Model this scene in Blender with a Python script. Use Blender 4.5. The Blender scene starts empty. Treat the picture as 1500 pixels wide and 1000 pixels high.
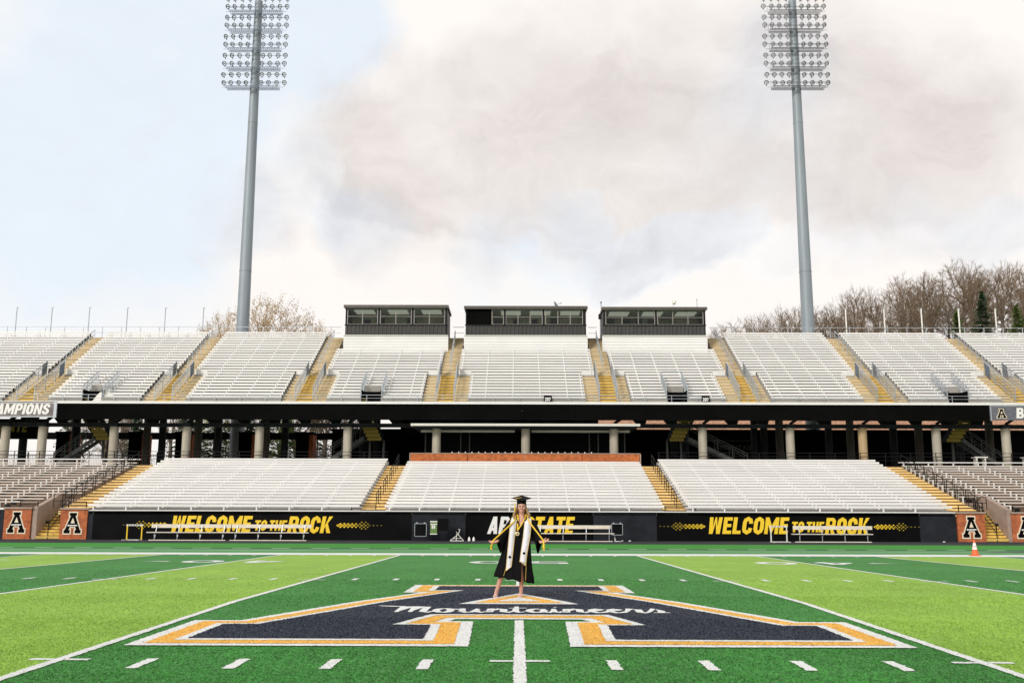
import bpy, bmesh, math, random
import numpy as np
from mathutils import Vector, Matrix
from mathutils.geometry import tessellate_polygon
random.seed(7); np.random.seed(7)
R = math.radians
SC = bpy.context.scene
COL = SC.collection
# ------------------------------------------------------------------ camera
CAM = np.array([-0.014, 0.0, 1.387]); YAW, PITCH, ROLL = -.0068, .1722, .00277
def cam_axes():
    cy, sy, cp, sp = math.cos(YAW), math.sin(YAW), math.cos(PITCH), math.sin(PITCH)
    f = Vector((sy*cp, cy*cp, sp)); r0 = Vector((cy, -sy, 0)); u0 = r0.cross(f)
    r = r0*math.cos(ROLL) + u0*math.sin(ROLL); u = -r0*math.sin(ROLL) + u0*math.cos(ROLL)
    return f, r, u
F_, R_, U_ = cam_axes()
cd = bpy.data.cameras.new('camera'); cam = bpy.data.objects.new('camera', cd); COL.objects.link(cam)
cd.sensor_width = 36; cd.lens = 35; cd.clip_start = .1; cd.clip_end = 6000
cam.matrix_world = Matrix(((R_.x, U_.x, -F_.x, CAM[0]), (R_.y, U_.y, -F_.y, CAM[1]), (R_.z, U_.z, -F_.z, CAM[2]), (0, 0, 0, 1)))
SC.camera = cam
# ------------------------------------------------------------------ sky, sun, exposure
SUN_DIR = Vector((-.50, -.72, .48)).normalized()
W = bpy.data.worlds.new('World'); SC.world = W; W.use_nodes = True
def skydir(x, y):      # a direction in the sky where the photograph shows a cloud bank
    return (F_ + R_*((x-750)/1458.3) + U_*((500-y)/1458.3)).normalized()
def build_sky():
    nt = W.node_tree; nt.nodes.clear(); N = nt.nodes.new; L = nt.links.new
    def mth(op, a, b=None, clamp=False):
        n = N('ShaderNodeMath'); n.operation = op; n.use_clamp = clamp
        for i, v in enumerate((a, b)):
            if v is None: continue
            if isinstance(v, (int, float)): n.inputs[i].default_value = v
            else: L(v, n.inputs[i])
        return n.outputs[0]
    def mix(f, a, b):
        n = N('ShaderNodeMix'); n.data_type = 'RGBA'
        for k, v in ((0, f), (6, a), (7, b)):
            if isinstance(v, tuple): n.inputs[k].default_value = v if len(v) == 4 else (*v, 1)
            elif isinstance(v, (int, float)): n.inputs[k].default_value = v
            else: L(v, n.inputs[k])
        return n.outputs[2]
    tc = N('ShaderNodeTexCoord'); nrm = N('ShaderNodeVectorMath'); nrm.operation = 'NORMALIZE'; L(tc.outputs['Generated'], nrm.inputs[0])
    d0 = nrm.outputs[0]
    def noise(scale, det, rough, dist=0, off=(0, 0, 0), src=None, zs=1.6):
        mp = N('ShaderNodeMapping'); mp.inputs['Location'].default_value = off; mp.inputs['Scale'].default_value = (1, 1, zs); L(src or d0, mp.inputs[0])
        n = N('ShaderNodeTexNoise'); n.inputs['Scale'].default_value = scale; n.inputs['Detail'].default_value = det
        n.inputs['Roughness'].default_value = rough; n.inputs['Distortion'].default_value = dist; L(mp.outputs[0], n.inputs['Vector']); return n
    wn = noise(5, 5, .6, 0, (3, 1, 2), zs=1)
    sub = N('ShaderNodeVectorMath'); sub.operation = 'SUBTRACT'; L(wn.outputs['Color'], sub.inputs[0]); sub.inputs[1].default_value = (.5, .5, .5)
    scl = N('ShaderNodeVectorMath'); scl.operation = 'SCALE'; L(sub.outputs[0], scl.inputs[0]); scl.inputs['Scale'].default_value = .15
    add = N('ShaderNodeVectorMath'); add.operation = 'ADD'; L(d0, add.inputs[0]); L(scl.outputs[0], add.inputs[1])
    nn = N('ShaderNodeVectorMath'); nn.operation = 'NORMALIZE'; L(add.outputs[0], nn.inputs[0]); dw = nn.outputs[0]
    def blobs(lst):
        acc = None
        for x, y, rad, amp in lst:
            v = skydir(x, y)
            dt = N('ShaderNodeVectorMath'); dt.operation = 'DOT_PRODUCT'; L(dw, dt.inputs[0]); dt.inputs[1].default_value = v
            c = math.cos(R(rad))
            mr = N('ShaderNodeMapRange'); mr.interpolation_type = 'SMOOTHSTEP'
            mr.inputs[1].default_value = c; mr.inputs[2].default_value = 1 - (1-c)*.08; mr.inputs[3].default_value = 0; mr.inputs[4].default_value = amp
            L(dt.outputs['Value'], mr.inputs[0])
            acc = mr.outputs[0] if acc is None else mth('ADD', acc, mr.outputs[0])
        return acc
    n1 = noise(3.2, 9, .58, .5, (0, 0, .4)).outputs[0]
    n2 = noise(7.5, 8, .6, .3, (5, 2, 1)).outputs[0]
    # broken bank of grey-peach cloud, darkest along its lower edge, with cooler patches below it
    bank = [(430, 300, 3.2, .45), (520, 235, 4.0, .5), (600, 270, 3.6, .8), (660, 285, 3.4, .9), (730, 270, 3.8, .9), (800, 265, 3.6, .8), (870, 285, 3.4, .8), (930, 250, 3.6, .6), (1010, 290, 3.4, .6), (1090, 265, 3.6, .55), (1180, 275, 3.4, .5), (1270, 245, 4, .45), (1380, 230, 4, .35),
            (620, 180, 5, .5), (740, 160, 5, .5), (860, 190, 5, .5), (980, 170, 5, .42), (1100, 180, 5, .38), (1250, 160, 5, .25), (540, 130, 4, .3), (700, 70, 5, .22), (900, 80, 6, .25), (1400, 110, 5, .2), (480, 190, 3, .35),
            (720, 230, 9, .38), (900, 200, 10, .30), (1100, 200, 10, .34), (1330, 180, 10, .32), (600, 120, 8, .22), (1480, 260, 7, .3), (950, 60, 10, .2)]
    coolb = [(345, 320, 3.6, .45), (400, 330, 3, .35), (560, 355, 3.4, .55), (500, 330, 2.6, .4), (950, 385, 2.8, 1.0), (890, 405, 2.6, .85), (1010, 365, 2.6, .9), (1060, 345, 2.4, .7), (860, 330, 2.2, .5), (1330, 330, 3, .4), (1450, 350, 3, .5), (720, 375, 2.4, .35), (1130, 385, 2.2, .4), (120, 120, 5, .3), (60, 250, 4, .25), (250, 200, 4, .25), (1130, 110, 4, .35)]
    cool = blobs(coolb); grey = mth('ADD', blobs(bank), cool)
    blue = blobs([(60, 330, 11, .85), (120, 160, 12, .7), (270, 60, 9, .7), (470, 5, 4.2, 1.3), (430, 60, 4, .8), (400, 180, 4.5, .55), (260, 250, 7, .5), (830, 360, 3, .6), (760, 345, 2.4, .6), (1120, 180, 6, .35), (760, 400, 4, .4), (300, 420, 3, .3), (1210, 330, 3, .4), (480, 260, 2.5, .5)])
    # clouds over the rest of the dome: same kind of broken cover everywhere
    far = noise(1.9, 8, .55, .4, (9, 4, 2)).outputs[0]
    sp = N('ShaderNodeSeparateXYZ'); L(d0, sp.inputs[0])
    infront = N('ShaderNodeMapRange'); infront.inputs[1].default_value = .55; infront.inputs[2].default_value = .8; infront.inputs[3].default_value = .5; infront.inputs[4].default_value = 0
    L(sp.outputs[1], infront.inputs[0])
    g = mth('ADD', grey, mth('MULTIPLY', infront.outputs[0], mth('MULTIPLY', far, 1.0)))
    g = mth('MINIMUM', g, 1.0)
    g = mth('ADD', mth('MULTIPLY', mth('SUBTRACT', g, .24), .95), mth('ADD', mth('MULTIPLY', mth('SUBTRACT', n1, .5), 1.9), mth('MULTIPLY', mth('SUBTRACT', n2, .5), .8)), True)
    g = mth('MULTIPLY', g, .9)
    b = mth('ADD', blue, mth('MULTIPLY', infront.outputs[0], mth('SUBTRACT', 1.2, far)))
    b = mth('MULTIPLY', b, mth('ADD', mth('MULTIPLY', n2, -1.6), 1.6), True)
    sky = N('ShaderNodeTexSky'); sky.sky_type = 'NISHITA'; sky.sun_disc = False; sky.sun_elevation = math.asin(SUN_DIR.z); sky.sun_rotation = math.atan2(SUN_DIR.x, SUN_DIR.y)
    sky.air_density = 1; sky.dust_density = 2
    k = 1/.10
    veil = mix(.90, sky.outputs[0], tuple(c*k for c in (.585, .63, .675)))
    tint = noise(2.3, 4, .5, .2, (2, 7, 1)).outputs[0]; tint = mth('ADD', mth('MULTIPLY', tint, .6), mth('MULTIPLY', mth('MINIMUM', cool, 1.0), .45))
    tm = N('ShaderNodeMapRange'); tm.inputs[1].default_value = .36; tm.inputs[2].default_value = .62; L(tint, tm.inputs[0])
    white = mix(tm.outputs[0], tuple(c*k for c in (.665, .635, .612)), tuple(c*k for c in (.66, .665, .67)))
    dark = mix(tm.outputs[0], tuple(c*k for c in (.500, .460, .442)), tuple(c*k for c in (.470, .478, .510)))
    c = mix(g, mix(b, white, veil), dark)
    n3 = noise(9, 8, .68, .8, (1, 4, 7), src=dw).outputs[0]; gm = mth('ADD', mth('MULTIPLY', g, .9), .15)
    wis = N('ShaderNodeVectorMath'); wis.operation = 'SCALE'; L(c, wis.inputs[0]); L(mth('ADD', 1.0, mth('MULTIPLY', gm, mth('MULTIPLY', mth('SUBTRACT', n3, .5), .56))), wis.inputs['Scale']); c = wis.outputs[0]
    bg = N('ShaderNodeBackground'); L(c, bg.inputs[0]); bg.inputs[1].default_value = .10
    out = N('ShaderNodeOutputWorld'); L(bg.outputs[0], out.inputs[0])
build_sky()
sl = bpy.data.lights.new('sun', 'SUN'); sl.energy = 1.5; sl.angle = R(14); sl.color = (1, .955, .90)
sun = bpy.data.objects.new('sun', sl); COL.objects.link(sun); sun.rotation_euler = SUN_DIR.to_track_quat('Z', 'Y').to_euler(); sun.location = (0, -30, 60)
SC.view_settings.view_transform = 'Standard'; SC.view_settings.look = 'None'; SC.view_settings.gamma = 1; SC.view_settings.exposure = .60
SC.view_settings.use_curve_mapping = False

# ------------------------------------------------------------------ materials
MATS = {}
def mat(name, col, rough=.7, metal=0, var=.12, vscale=3, bump=0, bscale=40, col2=None, spec=.4, stretch=(1, 1, 1), extra=None):
    if name in MATS: return MATS[name]
    m = bpy.data.materials.new(name); m.use_nodes = True; nt = m.node_tree; b = nt.nodes['Principled BSDF']
    b.inputs['Roughness'].default_value = rough; b.inputs['Metallic'].default_value = metal; b.inputs['Specular IOR Level'].default_value = spec
    N = nt.nodes.new; L = nt.links.new
    g = N('ShaderNodeNewGeometry'); mp = N('ShaderNodeMapping'); mp.inputs['Scale'].default_value = stretch; L(g.outputs['Position'], mp.inputs[0])
    n = N('ShaderNodeTexNoise'); n.inputs['Scale'].default_value = vscale; n.inputs['Detail'].default_value = 6; n.inputs['Roughness'].default_value = .65; L(mp.outputs[0], n.inputs[0])
    mr = N('ShaderNodeMapRange'); mr.inputs[1].default_value = .3; mr.inputs[2].default_value = .7; L(n.outputs[0], mr.inputs[0])
    mx = N('ShaderNodeMix'); mx.data_type = 'RGBA'; L(mr.outputs[0], mx.inputs[0])
    c2 = col2 or tuple(min(1, c*(1+var)) for c in col); c1 = col if col2 else tuple(c*(1-var) for c in col)
    mx.inputs[6].default_value = (*c1, 1); mx.inputs[7].default_value = (*c2, 1); L(mx.outputs[2], b.inputs['Base Color'])
    oi = N('ShaderNodeObjectInfo'); om = N('ShaderNodeMapRange'); om.inputs[3].default_value = 1-var*.45; om.inputs[4].default_value = 1+var*.35; L(oi.outputs['Random'], om.inputs[0])
    os_ = N('ShaderNodeVectorMath'); os_.operation = 'SCALE'; L(mx.outputs[2], os_.inputs[0]); L(om.outputs[0], os_.inputs['Scale']); L(os_.outputs[0], b.inputs['Base Color'])
    if bump:
        n2 = N('ShaderNodeTexNoise'); n2.inputs['Scale'].default_value = bscale; n2.inputs['Detail'].default_value = 4; L(mp.outputs[0], n2.inputs[0])
        bp = N('ShaderNodeBump'); bp.inputs['Strength'].default_value = bump; bp.inputs['Distance'].default_value = .02; L(n2.outputs[0], bp.inputs['Height']); L(bp.outputs[0], b.inputs['Normal'])
    if extra: extra(nt, b, mx)
    MATS[name] = m; return m
def turf(name, col, contrast=.45, broad=.10, isl=.12):
    """fibres: fine speckle + mown streaks + broad wear; random tint per blade."""
    if name in MATS: return MATS[name]
    m = bpy.data.materials.new(name); m.use_nodes = True; nt = m.node_tree; b = nt.nodes['Principled BSDF']; N = nt.nodes.new; L = nt.links.new
    b.inputs['Roughness'].default_value = .75; b.inputs['Specular IOR Level'].default_value = .25
    g = N('ShaderNodeNewGeometry')
    def noise(s, st=(1, 1, 1), det=3):
        mp = N('ShaderNodeMapping'); mp.inputs['Scale'].default_value = st; L(g.outputs['Position'], mp.inputs[0])
        n = N('ShaderNodeTexNoise'); n.inputs['Scale'].default_value = s; n.inputs['Detail'].default_value = det; n.inputs['Roughness'].default_value = .7; L(mp.outputs[0], n.inputs[0]); return n.outputs[0]
    def mr(v, a, b_, c, d):
        x = N('ShaderNodeMapRange'); x.inputs[1].default_value = a; x.inputs[2].default_value = b_; x.inputs[3].default_value = c; x.inputs[4].default_value = d; L(v, x.inputs[0]); return x.outputs[0]
    def mul(a, b_):
        x = N('ShaderNodeMath'); x.operation = 'MULTIPLY'; L(a, x.inputs[0]); L(b_, x.inputs[1]); return x.outputs[0]
    f1 = mr(noise(34, (1, .42, 1)), .32, .68, 1-contrast, 1+contrast)
    f2 = mr(noise(7, (1, .3, 1), 4), .3, .7, 1-contrast*.3, 1+contrast*.3)
    f3 = mr(noise(.55, (1, .6, 1), 5), .3, .7, 1-broad, 1+broad)
    f4 = mr(g.outputs['Random Per Island'], 0, 1, 1-isl, 1+isl)
    f = mul(mul(f1, f2), mul(f3, f4))
    vm = N('ShaderNodeVectorMath'); vm.operation = 'SCALE'; vm.inputs[0].default_value = col; L(f, vm.inputs['Scale']); L(vm.outputs[0], b.inputs['Base Color'])
    bp = N('ShaderNodeBump'); bp.inputs['Strength'].default_value = .5; bp.inputs['Distance'].default_value = .012; L(noise(60, (1, .5, 1), 4), bp.inputs['Height']); L(bp.outputs[0], b.inputs['Normal'])
    MATS[name] = m; return m
def brick_mat(name, c1=(.50, .125, .032), c2=(.36, .075, .02), mortar=(.33, .15, .08), sc=1.0):
    if name in MATS: return MATS[name]
    m = bpy.data.materials.new(name); m.use_nodes = True; nt = m.node_tree; b = nt.nodes['Principled BSDF']; N = nt.nodes.new; L = nt.links.new
    g = N('ShaderNodeNewGeometry'); sp = N('ShaderNodeSeparateXYZ'); L(g.outputs['Position'], sp.inputs[0])
    ad = N('ShaderNodeMath'); ad.operation = 'ADD'; L(sp.outputs[0], ad.inputs[0]); L(sp.outputs[1], ad.inputs[1])
    cb = N('ShaderNodeCombineXYZ'); L(ad.outputs[0], cb.inputs[0]); L(sp.outputs[2], cb.inputs[1])
    bk = N('ShaderNodeTexBrick'); bk.inputs['Scale'].default_value = 1/sc; bk.inputs['Brick Width'].default_value = .22; bk.inputs['Row Height'].default_value = .075; bk.inputs['Mortar Size'].default_value = .008
    bk.inputs['Color1'].default_value = (*c1, 1); bk.inputs['Color2'].default_value = (*c2, 1); bk.inputs['Mortar'].default_value = (*mortar, 1); bk.inputs['Bias'].default_value = -.2; L(cb.outputs[0], bk.inputs[0])
    n = N('ShaderNodeTexNoise'); n.inputs['Scale'].default_value = 4; n.inputs['Detail'].default_value = 8; L(g.outputs['Position'], n.inputs[0])
    mr = N('ShaderNodeMapRange'); mr.inputs[1].default_value = .3; mr.inputs[2].default_value = .7; mr.inputs[3].default_value = .72; mr.inputs[4].default_value = 1.3; L(n.outputs[0], mr.inputs[0])
    vm = N('ShaderNodeVectorMath'); vm.operation = 'SCALE'; L(bk.outputs[0], vm.inputs[0]); L(mr.outputs[0], vm.inputs['Scale']); L(vm.outputs[0], b.inputs['Base Color'])
    bp = N('ShaderNodeBump'); bp.inputs['Strength'].default_value = .6; bp.inputs['Distance'].default_value = .01; bp.invert = True; L(bk.outputs['Fac'], bp.inputs['Height']); L(bp.outputs[0], b.inputs['Normal'])
    b.inputs['Roughness'].default_value = .85
    MATS[name] = m; return m
TG = turf('turf_green', (.043, .196, .034), broad=.15); TL = turf('turf_lime', (.232, .395, .052), contrast=.3, broad=.13); TB = turf('turf_border', (.035, .24, .022), contrast=.2, broad=.06)
TP = turf('turf_pale', (.085, .27, .085), contrast=.2)
PW = turf('turf_white', (.68, .69, .67), contrast=.08, broad=.05, isl=.01); PO = turf('turf_orange', (.76, .435, .085), contrast=.16); PN = turf('turf_navy', (.018, .024, .041), contrast=.5)
alu = mat('white_aluminium', (.75, .735, .715), .45, .0, .10, .5, spec=.5, stretch=(.3, 1, 3))
alu_b = mat('bracket_aluminium', (.74, .73, .71), .5, 0, .05)
riser = mat('grey_riser', (.33, .31, .285), .8, 0, .12, 1.2, stretch=(.4, 1, 2))
seat_old = mat('weathered_seat', (.60, .54, .48), .6, 0, .08, .8)
riser_brown = mat('brown_riser', (.30, .21, .15), .85, 0, .2, 1.6)
skirt_m = mat('white_siding', (.80, .79, .775), .5, 0, .04, .6)
conc = mat('column_concrete', (.43, .385, .31), .85, 0, .16, 1.3, .3, 20, stretch=(3, 3, .4))
conc_dark = mat('shade_dark_concrete', (.10, .085, .07), .9, 0, .3, 1.3, stretch=(3, 3, .4))  # column concrete with the under-deck shade put into its colour
conc_tan = mat('tan_concrete', (.36, .27, .22), .9, 0, .18, 2.0, .4, 30)
tan = mat('worn_yellow_paint', (.74, .58, .33), .7, 0, .16, 1.8, col2=(.74, .66, .48))
yel_step = mat('yellow_step_paint', (.82, .59, .25), .6, 0, .15, 2.0)
yel_bright = mat('bright_yellow_step_paint', (.79, .55, .13), .6, 0, .15, 2.0)
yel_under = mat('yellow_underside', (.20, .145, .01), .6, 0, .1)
blackm = mat('black_metal', (.009, .009, .010), .5, .1, .2, spec=.2)
black_flat = mat('black_cladding', (.003, .003, .003), .8, 0, .3, .5, spec=.04)
vinyl = mat('black_vinyl', (.003, .003, .0034), .6, 0, .6, .7, spec=.07)
panel_grey = mat('charcoal_panel', (.016, .018, .024), .7, 0, .4, 1.2, spec=.2)
wall_dark = mat('shade_black_wall', (.006, .0055, .0055), .9, 0, .4, .3, spec=.1)  # near-black colour carries the shade under the deck
galv = mat('galvanised_steel', (.27, .305, .335), .5, .15, .14, .35, stretch=(3, 3, .5), spec=.35)
rail_m = mat('rail_steel', (.42, .45, .48), .45, .5, .15)
rail_blue = mat('blue_grey_rail', (.12, .155, .20), .5, .4, .2)
dark_steel = mat('dark_steel', (.018, .021, .024), .65, .1, .3, 1, spec=.2)
grey_steel = mat('grey_stair_steel', (.09, .095, .09), .6, .3, .25, 2)
canopy_m = mat('canopy_white', (.62, .60, .55), .5, 0, .06)
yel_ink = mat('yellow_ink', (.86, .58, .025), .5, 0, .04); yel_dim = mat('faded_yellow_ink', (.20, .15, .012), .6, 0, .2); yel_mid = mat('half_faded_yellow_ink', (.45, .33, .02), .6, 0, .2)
white_ink = mat('white_ink', (.80, .79, .76), .5, 0, .04); cream = mat('cream_ink', (.80, .70, .52), .6, 0, .05); black_ink = mat('black_ink', (.003, .003, .003), .7, 0, .1, spec=.05)
grey_banner = mat('grey_banner', (.20, .17, .17), .5, 0, .5, 2.5); grey_banner2 = mat('slate_banner', (.14, .145, .17), .5, 0, .35, 2.5)
white_paint = mat('white_paint', (.72, .70, .64), .5, 0, .08); bench_m = mat('weathered_white_bench', (.68, .62, .52), .6, 0, .12, 2)
brick = brick_mat('brick_face')
corr = mat('charcoal_corrugated', (.05, .047, .046), .55, .1, .2, 2, stretch=(3, 3, .5)); frame_m = mat('bronze_frame', (.27, .25, .225), .5, .3, .1)
roof_m = mat('bronze_roof_edge', (.10, .09, .078), .5, .3, .15)
bark = mat('tree_bark', (.17, .135, .105), .9, 0, .3, 1.2); twig = mat('bare_twigs', (.225, .158, .10), .9, 0, .4, .12); twig_tan = mat('budding_twigs', (.48, .33, .16), .9, 0, .3, .2)
needle = mat('conifer_needles', (.05, .105, .045), .8, 0, .5, .6); leaf_g = mat('spring_leaves', (.13, .19, .04), .8, 0, .5, .5)
earth = mat('earth', (.09, .085, .05), .95, 0, .3, .05, col2=(.06, .09, .035)); track = mat('black_track', (.012, .013, .018), .85, 0, .35, 3, .5, 60)
slab_m = mat('concourse_concrete', (.22, .20, .18), .9, 0, .15, 1)

# ------------------------------------------------------------------ mesh helpers
class MB:
    def __init__(s): s.v = []; s.f = []; s.m = []; s.sm = []
    def add(s, vs, fs, mi=0, smooth=False):
        o = len(s.v); s.v += [tuple(v) for v in vs]; s.f += [tuple(o+i for i in f) for f in fs]; s.m += [mi]*len(fs); s.sm += [smooth]*len(fs); return s
    def box(s, x0, x1, y0, y1, z0, z1, mi=0):
        return s.add([(x0, y0, z0), (x1, y0, z0), (x1, y1, z0), (x0, y1, z0), (x0, y0, z1), (x1, y0, z1), (x1, y1, z1), (x0, y1, z1)],
                     [(0, 3, 2, 1), (4, 5, 6, 7), (0, 1, 5, 4), (1, 2, 6, 5), (2, 3, 7, 6), (3, 0, 4, 7)], mi)
    def tube(s, pts, rad, n=6, mi=0, cap=True, smooth=True, up=None):
        pts = [Vector(p) for p in pts]; rad = rad if isinstance(rad, (list, tuple)) else [rad]*len(pts); rings = []
        for i, p in enumerate(pts):
            t = (pts[min(i+1, len(pts)-1)] - pts[max(i-1, 0)]); t = t.normalized() if t.length > 1e-9 else Vector((0, 0, 1))
            a = t.orthogonal().normalized() if abs(t.z) > .95 else t.cross(Vector((0, 0, 1))).normalized()
            if abs(t.z) > .95: a = (Vector((1, 0, 0)) - t*t.x).normalized()
            b = t.cross(a); r = rad[i]; rx, ry = r if isinstance(r, (tuple, list)) else (r, r)
            rings.append([p + a*math.cos(2*math.pi*k/n)*rx + b*math.sin(2*math.pi*k/n)*ry for k in range(n)])
        vs = [v for r_ in rings for v in r_]; fs = [(i*n+k, i*n+(k+1) % n, (i+1)*n+(k+1) % n, (i+1)*n+k) for i in range(len(pts)-1) for k in range(n)]
        s.add(vs, fs, mi, smooth)
        if cap: s.add(rings[0], [tuple(range(n))[::-1]], mi); s.add(rings[-1], [tuple(range(n))], mi)
        return s
    def bar(s, a, b, w, h=None, mi=0):     # rectangular bar
        h = h or w; a = Vector(a); b = Vector(b); t = (b-a).normalized(); sx = t.cross(Vector((0, 0, 1)))
        sx = Vector((1, 0, 0)) if sx.length < 1e-3 else sx.normalized(); u = sx.cross(t); vs = []
        for p in (a, b):
            for i, j in ((-1, -1), (1, -1), (1, 1), (-1, 1)): vs.append(p + sx*i*w/2 + u*j*h/2)
        return s.add(vs, [(0, 1, 2, 3), (7, 6, 5, 4), (0, 4, 5, 1), (1, 5, 6, 2), (2, 6, 7, 3), (3, 7, 4, 0)], mi)
    def lathe(s, prof, n=16, c=(0, 0, 0), axis=(0, 0, 1), mi=0, smooth=True, cap=True):
        ax = Vector(axis).normalized(); a = ax.orthogonal().normalized(); b = ax.cross(a); c = Vector(c)
        vs = [c + ax*z + (a*math.cos(2*math.pi*k/n) + b*math.sin(2*math.pi*k/n))*r for r, z in prof for k in range(n)]
        fs = [(i*n+k, i*n+(k+1) % n, (i+1)*n+(k+1) % n, (i+1)*n+k) for i in range(len(prof)-1) for k in range(n)]
        s.add(vs, fs, mi, smooth)
        for i, rev in (((0, True), (len(prof)-1, False)) if cap else ()):
            if prof[i][0] > 1e-4: s.add(vs[i*n:(i+1)*n], [tuple(range(n))[::-1] if rev else tuple(range(n))], mi)
        return s
    def prism(s, poly, y0, y1, mi=0):      # polygon in XZ extruded along Y
        n = len(poly); tri = tessellate_polygon([[Vector((p[0], p[1], 0)) for p in poly]])
        vs = [(p[0], y0, p[1]) for p in poly] + [(p[0], y1, p[1]) for p in poly]
        fs = [tuple(t) for t in tri] + [tuple(n+i for i in t) for t in tri] + [(i, (i+1) % n, n+(i+1) % n, n+i) for i in range(n)]
        return s.add(vs, fs, mi)
    def mesh(s, name, mats):
        me = bpy.data.meshes.new(name); me.from_pydata(s.v, [], s.f); me.update()
        for m in (mats if isinstance(mats, (list, tuple)) else [mats]): me.materials.append(m)
        me.polygons.foreach_set('material_index', s.m); me.polygons.foreach_set('use_smooth', s.sm)
        return me
def inst(name, me, parent=None, loc=(0, 0, 0), rot=(0, 0, 0), scale=None, kind=None):
    o = bpy.data.objects.new(name, me); COL.objects.link(o); o.parent = parent; o.location = loc; o.rotation_euler = rot
    if scale: o.scale = scale
    if kind: o['kind'] = kind
    return o
def obj(name, mb, mats, parent=None, loc=(0, 0, 0), rot=(0, 0, 0), kind=None, scale=None):
    me = mb.mesh(name, mats) if isinstance(mb, MB) else mb
    bm = bmesh.new(); bm.from_mesh(me); bmesh.ops.recalc_face_normals(bm, faces=bm.faces); bm.to_mesh(me); bm.free()
    return inst(name, me, parent, loc, rot, scale, kind)
def tag(o, label=None, cat=None, group=None, kind=None):
    if label: o['label'] = label
    if cat: o['category'] = cat
    if group: o['group'] = group
    if kind: o['kind'] = kind
    return o
def thing(name, label, cat, loc=(0, 0, 0), rz=0, group=None):
    o = inst(name, None, None, loc, (0, 0, rz)); return tag(o, label, cat, group)
def copy_tree(o, parent=None, loc=None, label=None, rz=None):
    c = o.copy(); COL.objects.link(c); c.parent = parent
    if loc is not None: c.location = loc
    if rz is not None: c.rotation_euler = (0, 0, rz)
    if label: c['label'] = label
    for ch in list(o.children): copy_tree(ch, c)
    return c
# polygon tools
def area(p): return .5*sum(p[i][0]*p[(i+1) % len(p)][1]-p[(i+1) % len(p)][0]*p[i][1] for i in range(len(p)))
def offset(p, d, limit=3.0):               # mitred offset, d>0 outward
    if area(p) < 0: p = p[::-1]
    n = len(p); out = []
    for i in range(n):
        a, b, c = Vector(p[i-1]), Vector(p[i]), Vector(p[(i+1) % n]); e1 = (b-a).normalized(); e2 = (c-b).normalized()
        n1 = Vector((e1.y, -e1.x)); n2 = Vector((e2.y, -e2.x)); m = n1+n2
        m = m/(m.dot(n1)) if m.length > 1e-6 else n1
        if m.length > limit: m = m.normalized()*limit
        out.append(tuple(b + m*d))
    return out
def rough_edge(p, step=.05, amp=.009):
    out = []; n = len(p)
    for i in range(n):
        a, b = Vector(p[i]), Vector(p[(i+1) % n]); k = max(1, int((b-a).length/step))
        for j in range(k):
            q = a.lerp(b, j/k); out.append((q.x + random.uniform(-amp, amp), q.y + random.uniform(-amp, amp)))
    return out
RIDGE, HALF, DROP = 16.42, 23.9, .167
def gz(y): return -DROP*min(abs(y-RIDGE)/HALF, 1)
# ------------------------------------------------------------------ terrain and field (the pitch is crowned along its middle)
YD = .9144
def smooth(a, b, x):
    t = max(0, min(1, (x-a)/(b-a))); return t*t*(3-2*t)
def terrain_z(x, y):
    z = -.45 + smooth(64, 80, y)*5.2
    hill = smooth(10, 62, x)*19*smooth(100, 135, y)*(1-.5*smooth(160, 400, y)); return z + hill - .9*smooth(100, 150, y)*(1-smooth(0, 40, x))
def build_terrain():
    xs = [-3000, -1200, -500, -250, -150] + list(range(-120, 150, 6)) + [170, 250, 500, 1200, 3000]
    ys = [-3000, -1000, -300, -100, -30, 20, 55, 61, 62, 64, 66, 68, 70, 72, 74, 76, 80, 86, 92, 98] + list(range(102, 180, 6)) + [200, 260, 400, 900, 3000]
    mb = MB(); nx = len(xs)
    mb.add([(x, y, terrain_z(x, y)) for y in ys for x in xs], [(j*nx+i, j*nx+i+1, (j+1)*nx+i+1, (j+1)*nx+i) for j in range(len(ys)-1) for i in range(nx-1)], 0, True)
    tag(obj('ground', mb, earth), kind='structure')
build_terrain()
field = inst('playing_field', None); tag(field, kind='structure')
LAYERS = []       # (object name, material, loops, lift, parent key) bottom to top; blades go to the topmost
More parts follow.
